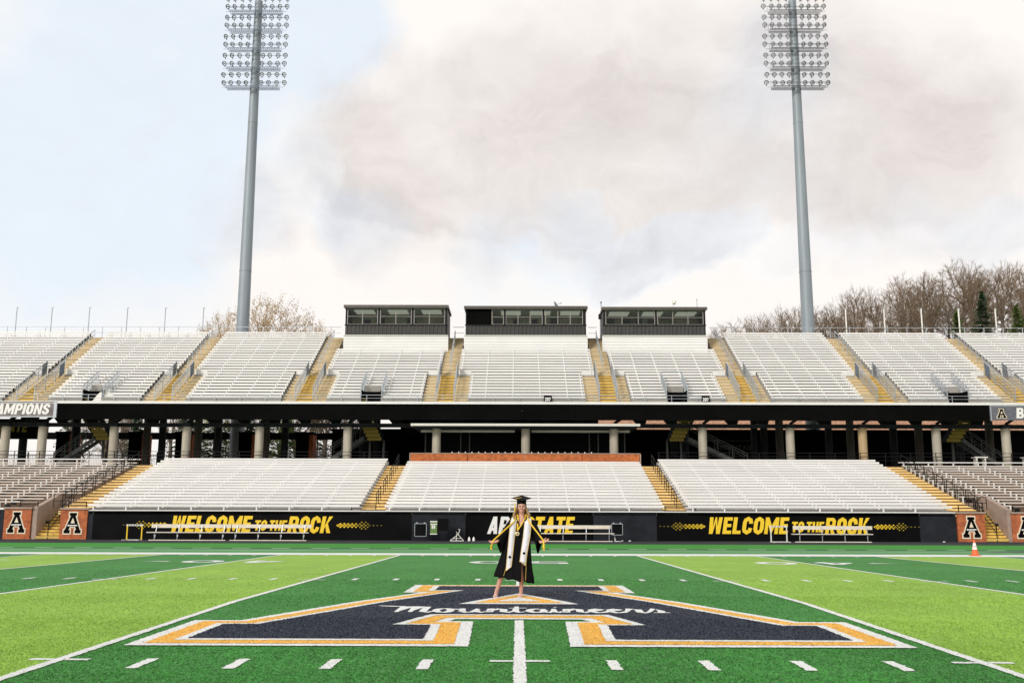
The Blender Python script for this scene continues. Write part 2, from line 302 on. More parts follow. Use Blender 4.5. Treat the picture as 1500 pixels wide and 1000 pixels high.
def drape(name, m, polys, lift, parent, blades=None, kind=None):
    bm = bmesh.new()
    for loops in polys:
        loops3 = [[Vector((p[0], p[1], 0)) for p in lp] for lp in loops]
        flat = [v for lp in loops3 for v in lp]; bv = [bm.verts.new(v) for v in flat]
        for t in tessellate_polygon(loops3):
            try: bm.faces.new([bv[i] for i in t])
            except ValueError: pass
    for cut in (RIDGE, RIDGE+HALF, RIDGE-HALF):
        bmesh.ops.bisect_plane(bm, geom=bm.verts[:]+bm.edges[:]+bm.faces[:], plane_co=(0, cut, 0), plane_no=(0, 1, 0))
    for f in bm.faces:
        if f.normal.z < 0: f.normal_flip()
    for v in bm.verts: v.co.z = gz(v.co.y) + lift
    me = bpy.data.meshes.new(name); bm.to_mesh(me); bm.free()
    if blades is not None and len(blades):
        V = np.empty(len(me.vertices)*3); me.vertices.foreach_get('co', V); V = V.reshape(-1, 3); Fs = [tuple(p.vertices) for p in me.polygons]
        n0 = len(V); nb = len(blades); x, y = blades[:, 0], blades[:, 1]; z = -DROP*np.minimum(np.abs(y-RIDGE)/HALF, 1) + lift
        h = np.random.uniform(.005, .013, nb)*(.6 if m is PW else 1)*np.clip((34-y)/12, .3, 1); w = np.random.uniform(.0035, .006, nb)*(1 + (y-8)*.05); a = np.random.uniform(-.9, .9, nb); tx = np.random.normal(0, .010, nb); ty = np.random.normal(0, .010, nb)
        c, s = np.cos(a)*w, np.sin(a)*w
        B = np.stack([np.stack([x-c, y-s, z], 1), np.stack([x+c, y+s, z], 1), np.stack([x+tx, y+ty, z+h], 1)], 1).reshape(-1, 3)
        me.clear_geometry(); nv = n0+nb*3
        me.vertices.add(nv); me.vertices.foreach_set('co', np.concatenate([V, B]).ravel())
        li = [i for f in Fs for i in f]; starts = list(np.cumsum([0]+[len(f) for f in Fs])[:-1]); tot = [len(f) for f in Fs]
        li = np.concatenate([np.array(li, int), np.arange(n0, nv)]); starts = np.concatenate([np.array(starts, int), len(li)-nb*3 + np.arange(nb)*3])
        me.loops.add(len(li)); me.loops.foreach_set('vertex_index', li); me.polygons.add(len(starts)); me.polygons.foreach_set('loop_start', starts); me.update(calc_edges=True)
    me.materials.append(m); return inst(name, me, parent, kind=kind)
def rect(x0, x1, y0, y1): return [(x0, y0), (x1, y0), (x1, y1), (x0, y1)]
def layer(name, m, polys, lift, parent='field', rough=False):
    if rough: polys = [[rough_edge(lp) for lp in loops] for loops in polys]
    LAYERS.append([name, m, polys, lift, parent])
SIDE0, SIDE1 = 39.2, 41.3
# turf panels
layer('turf_panel', TG, [[rect(-75, 75, -12, SIDE0)]], 0)
for s in (-1, 1):
    for a, b in ((5, 10), (15, 20), (25, 30), (35, 40), (45, 50)):
        x0, x1 = sorted((s*a*YD, s*b*YD)); layer('lime_panel', TL, [[rect(x0, x1, -12, SIDE0)]], .004)
layer('pale_turf_strip', TP, [[rect(-75, 75, SIDE1, 46.4)]], 0)
layer('border_turf_strip', TB, [[rect(-75, 75, 47.3, 54.9)]], 0)
layer('navy_boundary_strip', PN, [[rect(-75, 75, 46.4, 47.3)]], 0)
layer('navy_corner_patch', PN, [[[(20, 44.6), (24.5, 43.1), (40, 43.1), (40, 46.4), (24, 46.4)]]], .004)
layer('restraining_line', PW, [[rect(-75, 75, 44.0, 44.12)]], .008)
for i in range(-26, 27): layer('boundary_dash', PW, [[rect(i*1.83-.42, i*1.83+.42, 46.75, 47.0)]], .008)
layer('sideline_stripe', PW, [[rect(-75, 75, SIDE0, SIDE1)]], .008)
# yard lines
for i in range(-10, 11):
    x = i*5*YD
    if i == 0: pols = [[rect(-.058, .058, -12, 13.86)], [rect(-.055, .055, 20.8, SIDE0-.1)]]
    else: pols = [[rect(x-.055, x+.055, -12, SIDE0-.1)]]
    if abs(i) <= 8: layer('yard_line', PW, pols, .008, rough=abs(i) <= 2)
for row, yc, cross in ((0, 10.02, 10.25), (1, 22.8, 22.55)):
    for i in range(-19, 20):
        if i % 5 == 0: layer('cross_mark', PW, [[rect(i*YD-.30, i*YD-.056, cross-.05, cross+.05)], [rect(i*YD+.056, i*YD+.30, cross-.05, cross+.05)]], .008, rough=row == 0)
        elif abs(i) <= (11 if row == 0 else 19): layer('hash_mark', PW, [[rect(i*YD-.055, i*YD+.055, yc-.30, yc+.30)]], .008, rough=row == 0)
for i in range(-28, 29):
    if i % 5: layer('sideline_tick', PW, [[rect(i*YD-.05, i*YD+.05, SIDE0-.85, SIDE0-.25)]], .008)
# yard numbers, tops towards the near side of each sideline: read upside down from here
def ring(cx, cy, rx, ry, t, n=20): return [[(cx+rx*math.cos(a), cy+ry*math.sin(a)) for a in [2*math.pi*k/n for k in range(n)]], [(cx+(rx-t)*math.cos(a), cy+(ry-t)*math.sin(a)) for a in [2*math.pi*k/n for k in range(n)]][::-1]]
DIG = {'5': [[(0, 0), (.95, 0), (1.2, .25), (1.2, .95), (.95, 1.18), (.3, 1.18), (.3, 1.55), (1.15, 1.55), (1.15, 1.83), (0, 1.83), (0, .9), (.85, .9), (.9, .8), (.9, .35), (.85, .28), (0, .28)]],
       '4': [[(.7, 0), (1, 0), (1, .45), (1.2, .45), (1.2, .75), (1, .75), (1, 1.83), (.65, 1.83), (0, .75), (0, .45), (.7, .45)], [(.7, .75), (.35, .75), (.7, 1.35)]],
       '3': [[(0, 0), (1, 0), (1.2, .2), (1.2, .8), (1.08, .92), (1.2, 1.04), (1.2, 1.63), (1, 1.83), (0, 1.83), (0, 1.55), (.88, 1.55), (.88, 1.06), (.3, 1.06), (.3, .78), (.88, .78), (.88, .28), (0, .28)]]}
def number(x, tens):
    for d, cx in (('0', x-.95), (tens, x+.95)):
        loops = ring(0, 0, .64, .92, .33) if d == '0' else [[(-(px-.6), -(py-.915)) for px, py in lp] for lp in DIG[d]]
        layer('yard_number', PW, [[[(cx+px, 32.5+py) for px, py in lp] for lp in loops]], .008)
number(0, '5')
for s in (-1, 1):
    number(s*10*YD, '4'); number(s*20*YD, '3')
    for k in (10, 20):
        xa = s*(k*YD+2.05); layer('direction_arrow', PW, [[[(xa, 32.3), (xa, 32.75), (xa+s*.9, 32.52)]]], .008)
# midfield letter
half = [(-1.10, 11.79), (-3.80, 11.79), (-3.80, 13.19), (-3.36, 13.19), (-1.0, 19.09), (-1.57, 19.09), (-1.57, 20.24)]
def mirror(p): return [(-x, y) for x, y in p[::-1]]
NAVY = half + mirror(half) + [(1.13, 13.17), (1.64, 13.20), (1.25, 14.48), (-1.25, 14.48), (-1.64, 13.20), (-1.13, 13.17)]
HOLE = [(-.93, 15.94), (.93, 15.94), (0, 18.2)]
layer('outer_white_border', PW, [[offset(NAVY, .53)]], .012, 'logo', True)
layer('orange_border', PO, [[offset(NAVY, .37)]], .016, 'logo', True)
layer('inner_white_border', PW, [[offset(NAVY, .12)]], .020, 'logo', True)
layer('navy_letter', PN, [[NAVY]], .024, 'logo', True)
layer('white_triangle', PW, [[HOLE]], .028, 'logo', True)
layer('orange_triangle', PO, [[offset(HOLE, -.16)]], .032, 'logo', True)
layer('white_counter', PW, [[offset(HOLE, -.385)]], .036, 'logo', True)
# script lettering, one thick brush stroke per letter, base line x height 1
def arc(cx, cy, rx, ry, a0, a1, n=8): return [(cx+rx*math.cos(R(a0+(a1-a0)*k/n)), cy+ry*math.sin(R(a0+(a1-a0)*k/n))) for k in range(n+1)]
def script():
    o = lambda x: arc(x, .33, .30, .33, 100, 460, 12)
    S = []
    S.append([(-.75, 1.12), (-.2, 1.02), (.25, 1.0)]); S.append([(.05, 1.02), (.2, .9), (.12, .05)])                        # M with flourish
    S.append([(.18, .3), (.42, .95), (.62, .98), (.6, .05)]); S.append([(.62, .3), (.85, .95), (1.05, .95), (1.02, .15), (1.2, .03), (1.38, .2)])
    S.append([(x+1.72, y) for x, y in arc(0, .33, .26, .32, 100, 460, 12)]); S.append([(1.85, .6), (2.2, .5), (2.4, .62)])     # o
    S.append([(2.4, .64), (2.38, .2), (2.55, .03), (2.8, .12), (2.92, .62), (2.9, .15), (3.08, .03), (3.2, .15)])              # u
    S.append([(3.25, .2), (3.38, .64), (3.36, .05), (3.5, .45), (3.68, .64), (3.84, .55), (3.84, .15), (4.0, .03), (4.15, .2)])  # n
    S.append([(4.3, 1.02), (4.25, .2), (4.4, .03), (4.6, .15)]); S.append([(4.02, .72), (4.65, .75)])                         # t
    S.append([(x+5.0, y) for x, y in arc(0, .33, .26, .3, 60, 400, 12)]); S.append([(5.25, .62), (5.24, .12), (5.42, .03), (5.55, .2)])  # a
    S.append([(5.62, .64), (5.6, .15), (5.76, .03), (5.9, .2)]); S.append([(5.64, .93), (5.74, .95)])                          # i
    S.append([(5.95, .2), (6.06, .64), (6.04, .05), (6.18, .45), (6.36, .64), (6.52, .55), (6.52, .15), (6.68, .03), (6.85, .2)])  # n
    for e in (6.85, 7.5): S.append([(e, .25), (e+.3, .42), (e+.45, .56), (e+.3, .66), (e+.1, .5), (e+.1, .2), (e+.28, .02), (e+.5, .08), (e+.66, .25)])
    S.append([(8.16, .25), (8.34, .7), (8.42, .58), (8.62, .58), (8.6, .15), (8.75, .03), (8.9, .15)])                          # r
    S.append([(8.9, .15), (9.2, .72), (9.38, .3), (9.3, .04), (9.05, .05)]); S.append([(9.2, .04), (9.6, .05)])               # s
    polys = []
    for st in S:
        pts = [Vector((-2.12 + (x+.75)*(4.27/10.35), 14.62 + y*.86)) for x, y in st]; t = .056
        # sample, sweep
        L_, Rr = [], []
        for i, p in enumerate(pts):
            d = (pts[min(i+1, len(pts)-1)]-pts[max(i-1, 0)]).normalized(); n = Vector((-d.y, d.x)); tt = t*(.55 if i in (0, len(pts)-1) else 1)
            wv = Vector((n.x*tt, n.y*tt*1.0)); L_.append(p+wv); Rr.append(p-wv)
        for i in range(len(pts)-1):
            polys.append([[tuple(L_[i]), tuple(L_[i+1]), tuple(Rr[i+1]), tuple(Rr[i])]])
    return polys
SCRIPT = script()
def build_field():
    rng = np.random.RandomState(3); P = []
    for y0, y1, dens in ((7.6, 9.5, 3000), (9.5, 11.5, 2300), (11.5, 14, 1500), (14, 18, 700), (18, 23, 300), (23, 28, 130), (28, 34, 50)):
        wmax = .56*y1+.4; n = int(dens*(y1-y0)*2*wmax); x = rng.uniform(-wmax, wmax, n); y = rng.uniform(y0, y1, n); k = np.abs(x) < .56*y+.4; P.append(np.stack([x[k], y[k]], 1))
    P = np.concatenate(P); top = np.zeros(len(P), int)-1
    def inside(loop, pts):
        x, y = pts[:, 0], pts[:, 1]; r = np.zeros(len(pts), bool); L_ = np.array(loop); n = len(L_)
        for i in range(n):
            x1, y1 = L_[i-1]; x2, y2 = L_[i]
            if y1 == y2: continue
            c = ((y1 > y) != (y2 > y)) & (x < (x2-x1)*(y-y1)/(y2-y1)+x1); r ^= c
        return r
    for li, (nm, m, polys, lift, par) in enumerate(LAYERS):
        for loops in polys:
            A = np.array([p for lp in loops for p in lp]); lo, hi = A.min(0), A.max(0)
            if lo[1] > 34 or hi[1] < 7: continue
            bb = np.where((P[:, 0] >= lo[0]) & (P[:, 0] <= hi[0]) & (P[:, 1] >= lo[1]) & (P[:, 1] <= hi[1]))[0]
            if not len(bb): continue
            r = np.zeros(len(bb), bool)
            for lp in loops: r ^= inside(lp, P[bb])
            top[bb[r]] = li
    # keep blades off the script
    for q in SCRIPT:
        A = np.array(q[0]); lo, hi = A.min(0)-.01, A.max(0)+.01
        top[(P[:, 0] >= lo[0]) & (P[:, 0] <= hi[0]) & (P[:, 1] >= lo[1]) & (P[:, 1] <= hi[1])] = -1
    logo = None
    for li, (nm, m, polys, lift, par) in enumerate(LAYERS):
        if par == 'logo' and logo is None: logo = inst('midfield_logo', None, field); logo['label'] = 'big navy block letter A with orange and white borders at midfield'
        drape(nm, m, polys, lift, logo if par == 'logo' else field, P[top == li])
    mb = MB()
    for k, q in enumerate(SCRIPT):
        z = .030 + .0004*(k % 9); vs = [(x, y, gz(y)+z) for x, y in q[0]]; mb.add(vs, [(0, 3, 2, 1)])
    obj('script_lettering', mb, PW, logo)
build_field()
mb = MB(); mb.box(-75, 75, 54.9, 62, -.5, -.163); tag(obj('track_strip', mb, track), kind='structure')
mb = MB(); mb.box(-60, 62, 74.95, 94, 4.5, 5.0); tag(obj('concourse_floor', mb, slab_m), kind='structure')

# ------------------------------------------------------------------ block lettering
def thick(path, t, closed=False):
    n = len(path); quads = []; L_, Rr = [], []
    for i, p in enumerate(path):
        p = Vector(p); a = Vector(path[i-1] if (i > 0 or closed) else path[0]); b = Vector(path[(i+1) % n] if (i < n-1 or closed) else path[-1])
        d1 = (p-a).normalized() if (p-a).length > 1e-6 else (b-p).normalized(); d2 = (b-p).normalized() if (b-p).length > 1e-6 else d1
        n1 = Vector((-d1.y, d1.x)); n2 = Vector((-d2.y, d2.x)); m = n1+n2; m = m/max(.35, m.dot(n1)); L_.append(p+m*t/2); Rr.append(p-m*t/2)
    for i in range(n if closed else n-1):
        j = (i+1) % n; quads.append([tuple(L_[i]), tuple(L_[j]), tuple(Rr[j]), tuple(Rr[i])])
    return quads
def rc(x0, y0, x1, y1): return [(x0, y0), (x1, y0), (x1, y1), (x0, y1)]
T_ = .21
def glyph(c):
    s = T_; w = .56
    O = [(s/2, .30), (s/2, .70), (s/2+.04, .83), (w/2, 1-s/2+.02), (w-s/2-.04, .83), (w-s/2, .70), (w-s/2, .30), (w-s/2-.04, .17), (w/2, s/2-.02), (s/2+.04, .17)]
    G = {
     'I': ([rc(0, 0, s, 1)], s), 'L': ([rc(0, 0, s, 1), rc(s, 0, .46, .2)], .46), 'E': ([rc(0, 0, s, 1), rc(s, 0, .48, .2), rc(s, .41, .44, .6), rc(s, .8, .48, 1)], .48),
     'T': ([rc(0, .8, .54, 1), rc(.165, 0, .375, .8)], .54), 'H': ([rc(0, 0, s, 1), rc(.37, 0, .58, 1), rc(s, .4, .37, .6)], .58),
     'N': ([rc(0, 0, .19, 1), rc(.41, 0, .6, 1), [(.19, 1), (.19, .62), (.41, 0), (.41, .4)]], .6),
     'M': ([rc(0, 0, .19, 1), rc(.57, 0, .76, 1), [(.19, 1), (.19, .55), (.33, .1), (.38, .1), (.38, .5)], [(.38, .5), (.38, .1), (.43, .1), (.57, .55), (.57, 1)]], .76),
     'W': ([[(0, 1), (.06, 0), (.26, 0), (.2, 1)], [(.26, 0), (.36, .72), (.36, 1), (.32, 1), (.215, .3)], [(.36, .72), (.46, 0), (.505, .3), (.40, 1), (.36, 1)], [(.46, 0), (.66, 0), (.72, 1), (.52, 1)]], .74),
     'A': ([[(0, 0), (.2, 0), (.345, .8), (.36, 1), (.2, 1)], [(.36, 0), (.57, 0), (.42, 1), (.36, 1), (.345, .8), (.30, .55)], rc(.19, .18, .37, .36)], .57),
     'O': (thick(O, s, True), w), 'C': (thick([(w-s/2, .62)]+O[5:3:-1][0:1]+[O[4], O[3], O[2], O[1], O[0], O[9], O[8], O[7]]+[(w-s/2, .36)], s), w),
     'P': ([rc(0, 0, s, 1)] + thick([(s, .9), (.38, .9), (.46, .8), (.46, .56), (.38, .46), (s, .46)], .19), .56),
     'R': ([rc(0, 0, s, 1), [(.24, .4), (.4, .42), (.58, 0), (.36, 0)]] + thick([(s, .9), (.38, .9), (.46, .8), (.46, .58), (.38, .48), (s, .48)], .19), .58),
     'B': ([rc(0, 0, s, 1)] + thick([(s, .91), (.38, .91), (.44, .83), (.44, .62), (.38, .53), (s, .53)], .18) + thick([(s, .44), (.4, .44), (.48, .36), (.48, .17), (.4, .09), (s, .09)], .18), .58),
     'K': ([rc(0, 0, s, 1), [(s, .38), (.38, 1), (.6, 1), (s, .30)][0:3] + [(.33, .52), (s, .26)], [(.25, .45), (.36, .6), (.62, 0), (.39, 0)]], .6),
     'S': (thick([(.44, .68), (.44, .82), (.34, .9), (.2, .9), (.105, .8), (.105, .66), (.2, .56), (.36, .45), (.45, .34), (.45, .2), (.36, .1), (.2, .1), (.105, .2), (.105, .34)], .19), .55),
     'U': (thick([(s/2, 1), (s/2, .25), (w/2, .1), (w-s/2, .25), (w-s/2, 1)], s), w), '0': (thick(O, s, True), w), '2': ([rc(0, 0, .5, .2), [(0, .2), (.22, .2), (.5, .6), (.3, .6)]] + thick([(.1, .65), (.1, .85), (.25, .92), (.4, .85), (.4, .58)], .18), .52),
     '7': ([rc(0, .8, .5, 1), [(.1, 0), (.3, 0), (.5, .8), (.28, .8)]], .5)}
    return G[c]
def lettering(name, text, x, z, h, width, yf, m, parent, slant=.2, depth=.012, gap=.07, xs=1.0):
    """letters stand proud of a front face at y = yf; each is a part"""
    tot = sum(glyph(c)[1]+gap if c != ' ' else .3 for c in text) - gap; k = width/(tot*h); cur = 0; out = []
    for c in text:
        if c == ' ': cur += .3; continue
        polys, w = glyph(c); mb = MB()
        for i, p in enumerate(polys):
            pp = [((cur+a)*h*k + b*h*slant, b*h) for a, b in p]; mb.prism([(x+a, z+b) for a, b in pp], yf-depth-.0012*i, yf-.001)
        out.append(obj('letter', mb, m, parent)); cur += w+gap
    return out
def scale_letter(cx, cz, sx, sz):   # the block A of the walls, from the outline on the field
    f = lambda p: [(cx + x*sx, cz + (y-11.3)*sz) for x, y in p]; return f
def letter_A(parent, cx, z0, w, h, yf, small=False):
    sx = w/8.76; sz = h/9.45; f = scale_letter(cx, z0, sx, sz)
    mb = MB(); mb.prism(f(offset(NAVY, .50)), yf-.02, yf-.002); obj('cream_letter_outline', mb, cream, parent)
    mb = MB(); mb.prism(f(NAVY), yf-.032, yf-.0215); obj('black_letter', mb, black_ink, parent)
    mb = MB(); mb.prism(f(offset(HOLE, .0)), yf-.040, yf-.033); obj('cream_triangle', mb, cream, parent)
    if not small:
        mb = MB()
        for k in range(9): mb.box(cx-w*.235+k*w*.052, cx-w*.235+k*w*.052+w*.046, yf-.042, yf-.0331, z0+h*(.36+.01*((k*7) % 3)), z0+h*(.425-.006*(k % 2)))
        mb.box(cx-w*.26, cx+w*.26, yf-.038, yf-.0331, z0+h*.375, z0+h*.40); obj('white_script_band', mb, white_ink, parent)
# ------------------------------------------------------------------ bleachers
UY0, UZ0, UT, UR = 75.05, 9.80, .516, .300        # upper deck: first row, tread, rise
LY0, LZ0, LT = 62.0, 1.56, .75                    # lower stand
AISLES = [-37.5, -27.0, -16.3, -5.6, 6.8, 17.4, 27.8, 38.2]
VOMS = {1: -32.4, 3: -11.2, 5: 12.0, 7: 33.2}
MESH = {}; tread_gap = mat('shadow_gap_brown', (.17, .10, .035), .8)
def seg_mesh(key, fn, mats):
    if key not in MESH:
        mb = MB(); fn(mb); me = mb.mesh(key[0], mats); MESH[key] = me
    return MESH[key]
def upper_section(i, x0, x1, rows, label, seat_mat=alu):
    t = thing('upper_bleacher_section', label, 'bleachers', ((x0+x1)/2, UY0, UZ0), 0, 'upper deck bleacher sections'); cx = (x0+x1)/2; br = MB()
    for r in range(rows):
        ins = 1.0 if r < 9 else 0; a, b = x0-cx+ins, x1-cx-ins
        if i == 0: a = x0-cx
        if i == 8: b = x1-cx
        spans = [(a, b)]
        v = VOMS.get(i)
        if v is not None and r < 3: spans = [(a, v-cx-.72), (v-cx+.72, b)]
        for p, q in spans:
            inst('deck_row', seg_mesh(('deck_row', round(p, 2), round(q, 2)), lambda mb: (mb.box(p, q, 0, UT+.02, -.12, 0), mb.box(p, q, -.02, .0, -.30, -.02)), riser), t, (0, r*UT, r*UR))
            inst('seat_plank', seg_mesh(('seat_plank', round(p, 2), round(q, 2)), lambda mb: (mb.box(p+.02, q-.02, .10, .36, .40, .445), mb.box(p+.02, q-.02, .085, .12, .288, .44)), seat_mat), t, (0, r*UT, r*UR))
        n = 6
        for p, q in spans:
            xs = [(x0-cx+.25) + k*((x1-x0)-.5)/(n-1) for k in range(n)]
            if r < 9: xs += [a+.2, b-.2]
            for x in xs:
                if p <= x <= q: br.box(x-.035, x+.035, r*UT+.06, r*UT+.12, r*UR, r*UR+.40); br.box(x+.04, x+.13, r*UT+.14, r*UT+.20, r*UR, r*UR+.26, 1)
    for p, q in ([(x0-cx+1.0, x1-cx-1.0)] if v is None else [(x0-cx+1.0, v-cx-.74), (v-cx+.74, x1-cx-1.0)]): mb = MB(); mb.box(p, q, -.06, -.03, -.02, .22); obj('toe_board', mb, riser, t)
    for p, q in ((x0-cx, x0-cx+1.02), (x1-cx-1.02, x1-cx)):
        if (i == 0 and p < 0) or (i == 8 and p > 0): continue
        mb = MB(); mb.box(p+.02, q, 9*UT+.09, 9*UT+.12, 9*UR+.005, 9*UR+.285); obj('end_board', mb, alu_b, t)
    obj('seat_brackets', br, [alu_b, blackm], t, kind='stuff')
    return t
edges = [-50] + AISLES + [50]
UL = ['far left upper bleacher section, cut by the left edge of the picture', 'upper bleacher section with a dark stair opening above the CHAMPIONS banner', 'upper bleacher section in front of the left light pole',
      'upper bleacher section under the left press box', 'middle upper bleacher section under the press box with the satellite dish', 'upper bleacher section under the right press box',
      'upper bleacher section in front of the right light pole', 'upper bleacher section with a dark stair opening below the wooded hill', 'far right upper bleacher section, cut by the right edge of the picture']
for i in range(9):
    x0, x1 = edges[i]+(.72 if i else 0), edges[i+1]-(.72 if i < 8 else 0)
    upper_section(i, x0, x1, 18 if i in (3, 4, 5) else 25, UL[i])
# aisles of the upper deck
AL = ['leftmost pale yellow aisle stair of the upper deck', 'second pale yellow upper aisle stair from the left, left of the left light pole', 'upper aisle stair just left of the left press box', 'upper aisle stair between the left and middle press boxes',
      'upper aisle stair between the middle and right press boxes', 'upper aisle stair just right of the right press box', 'upper aisle stair right of the right light pole', 'rightmost pale yellow aisle stair of the upper deck']
def fstep(w):
    def f(mb): mb.box(-w, w, 0, UT+.02, -.30, .0); mb.box(-w, w, .24, UT+.02, .0, .15); mb.box(-w, w, -.006, 0, -.075, -.032, 1); mb.box(-w, w, .234, .24, .075, .118, 1)
    return f
for i, ax in enumerate(AISLES):
    t = thing('aisle_stair', AL[i], 'stairs', (ax, UY0, UZ0), 0, 'aisle stairs of the upper deck')
    for r in range(24):
        w = 1.70 if r < 9 else .70
        inst('step', seg_mesh(('step', w), fstep(w), [tan, tread_gap]), t, (0, r*UT, r*UR))
        if r < 9:
            inst('centre_step', seg_mesh(('centre_step',), lambda mb: (mb.box(-.62, .62, -.03, UT, .0, .035), mb.box(-.62, .62, .21, UT, .03, .19), mb.box(-.62, .62, -.036, -.03, .0, .018, 1), mb.box(-.62, .62, .204, .21, .12, .155, 1), mb.box(-.62, .62, .204, .21, .03, .05, 1)), [yel_bright, tread_gap]), t, (0, r*UT, r*UR))
    # pipe hand rail down the middle
    mb = MB(); p = lambda r, z: (0, r*UT, r*UR+z)
    for r in range(10, 24, 2): mb.bar(p(r, .1), p(r, 1.0), .04)
    mb.bar(p(10, 1.0), p(22, 1.0), .045); mb.bar(p(10, .62), p(22, .62), .035); obj('centre_handrail', mb, rail_m, t)
    for s in (-1, 1):
        mb = MB(); q = lambda r, z: (s*.68, r*UT, r*UR+z)
        for r in (0, 3, 6, 8.6): mb.bar(q(r, 0), q(r, 1.18), .055)
        mb.bar(q(-.2, 1.16), q(8.8, 1.16), .06); mb.bar(q(-.2, .92), q(8.8, .92), .045); mb.bar(q(0, .25), q(8.7, .25), .04)
        for k in range(44): r = .1+k*.2; mb.bar(q(r, .25), q(r, .95), .012, .012)
        obj('side_railing', mb, [rail_m], t)
        mb = MB(); a, b, c_, d = q(7.2, .15), q(8.7, .15), q(8.7, 1.1), q(7.2, 1.1)
        mb.add([(s*.70, *a[1:]), (s*.70, *b[1:]), (s*.70, *c_[1:]), (s*.70, *d[1:]), (s*.73, *a[1:]), (s*.73, *b[1:]), (s*.73, *c_[1:]), (s*.73, *d[1:])], [(0, 1, 2, 3), (7, 6, 5, 4), (0, 4, 5, 1), (1, 5, 6, 2), (2, 6, 7, 3), (3, 7, 4, 0)])
        obj('railing_panel', mb, rail_blue, t)
# stair openings in the upper deck with their railings
VL = {1: 'dark stair opening with railings above the CHAMPIONS banner', 3: 'dark stair opening with railings under the left press box', 5: 'dark stair opening with railings under the right press box', 7: 'dark stair opening with railings near the right end of the upper deck'}
for i, v in VOMS.items():
    t = thing('stair_opening', VL[i], 'stair opening', (v, UY0, UZ0), 0, 'stair openings in the upper deck')
    mb = MB(); mb.box(-.72, .72, 1.5, 1.58, -.4, 1.02); mb.box(-.74, -.70, .0, 1.5, -.6, .9); mb.box(.70, .74, 0, 1.5, -.6, .9); obj('portal_dark_box', mb, black_flat, t)  # black box gives the opening its darkness by colour
    mb = MB(); mb.box(-.70, .70, 1.40, 1.5, .93, 1.42); obj('header_board', mb, riser, t)
    for s in (-1, 1):
        mb = MB(); q = lambda r, z: (s*.80, r*UT, r*UR+z)
        for r in (0, 1.5, 3, 5.2): mb.bar(q(r, 0), q(r, 1.15), .05)
        mb.bar(q(0, 1.15), q(5.2, 1.15), .05); mb.bar(q(0, .75), q(5.2, .75), .04)
        for k in range(24): r = .1+k*.21; mb.bar(q(r, .2), q(r, 1.1), .016)
        obj('side_railing', mb, rail_m, t)
    mb = MB(); mb.bar((-.8, 5.2*UT, 5.2*UR+1.15), (.8, 5.2*UT, 5.2*UR+1.15), .05); obj('cross_rail', mb, rail_m, t)
# front edge: black fascia, light lip, front rail
fas = thing('deck_fascia', 'long black fascia along the front edge of the upper deck', 'fascia', (0, 74.9, 0))
for k in range(20):
    a = -34.9 + k*(70.3/20); mb = MB(); mb.box(a+.002, a+70.3/20-.002, 0, .15, 8.42, 9.598)
    for z in (8.65, 8.95, 9.25): mb.box(a+.012, a+70.3/20-.012, -.012, .002, z, z+.03)
    obj('fascia_panel', mb, black_flat, fas)
mb = MB(); mb.box(-50, 50, -.10, .16, 9.60, 9.78); obj('edge_lip', mb, alu_b, fas)
mb = MB(); mb.box(-50, 50, .18, .5, 9.2, 9.5); obj('soffit', mb, dark_steel, fas)
fr = thing('front_railing', 'low white pipe railing along the front of the upper deck', 'railing', (0, 74.86, 9.78))
mb = MB(); mb.bar((-50, 0, .50), (50, 0, .50), .035); obj('top_rail', mb, rail_m, fr)
mb = MB(); mb.bar((-50, 0, .26), (50, 0, .26), .025); obj('mid_rail', mb, rail_m, fr)
pm = MB(); pm.box(-.02, .02, -.02, .02, 0, .5); pm = pm.mesh('post', rail_m)
for k in range(53): inst('post', pm, fr, (-49.9+k*1.92, 0, 0))
# banners on the fascia ends
b = thing('fascia_banner', 'mottled grey banner reading CHAMPIONS in white italic capitals at the left end of the deck', 'banner', (0, 0, 0))
mb = MB(); mb.box(-52, -35.15, 74.82, 74.95, 8.62, 9.66); obj('banner_sheet', mb, grey_banner, b)
mb = MB(); mb.box(-35.15, -34.93, 74.78, 74.96, 8.52, 9.75); mb.box(-52, -35.15, 74.8, 74.96, 9.66, 9.72); mb.box(-52, -35.15, 74.8, 74.96, 8.55, 8.62); obj('banner_frame', mb, rail_m, b)
lettering('l', 'CHAMPIONS', -40.75, 8.76, .80, 5.2, 74.82, white_ink, b)
b = thing('fascia_banner', 'slate grey fascia banner with a small block A and large white capitals', 'banner', (0, 0, 0))
mb = MB(); mb.box(35.5, 52, 74.82, 74.95, 8.48, 9.5); obj('banner_sheet', mb, grey_banner2, b)
mb = MB(); mb.box(35.42, 35.5, 74.78, 74.96, 8.42, 9.6); mb.box(35.5, 52, 74.8, 74.96, 9.5, 9.56); obj('banner_frame', mb, rail_m, b)
letter_A(b, 36.25, 8.60, .78, .74, 74.82, True); lettering('l', 'BOO', 37.35, 8.62, .78, 1.75, 74.82, white_ink, b, .08)
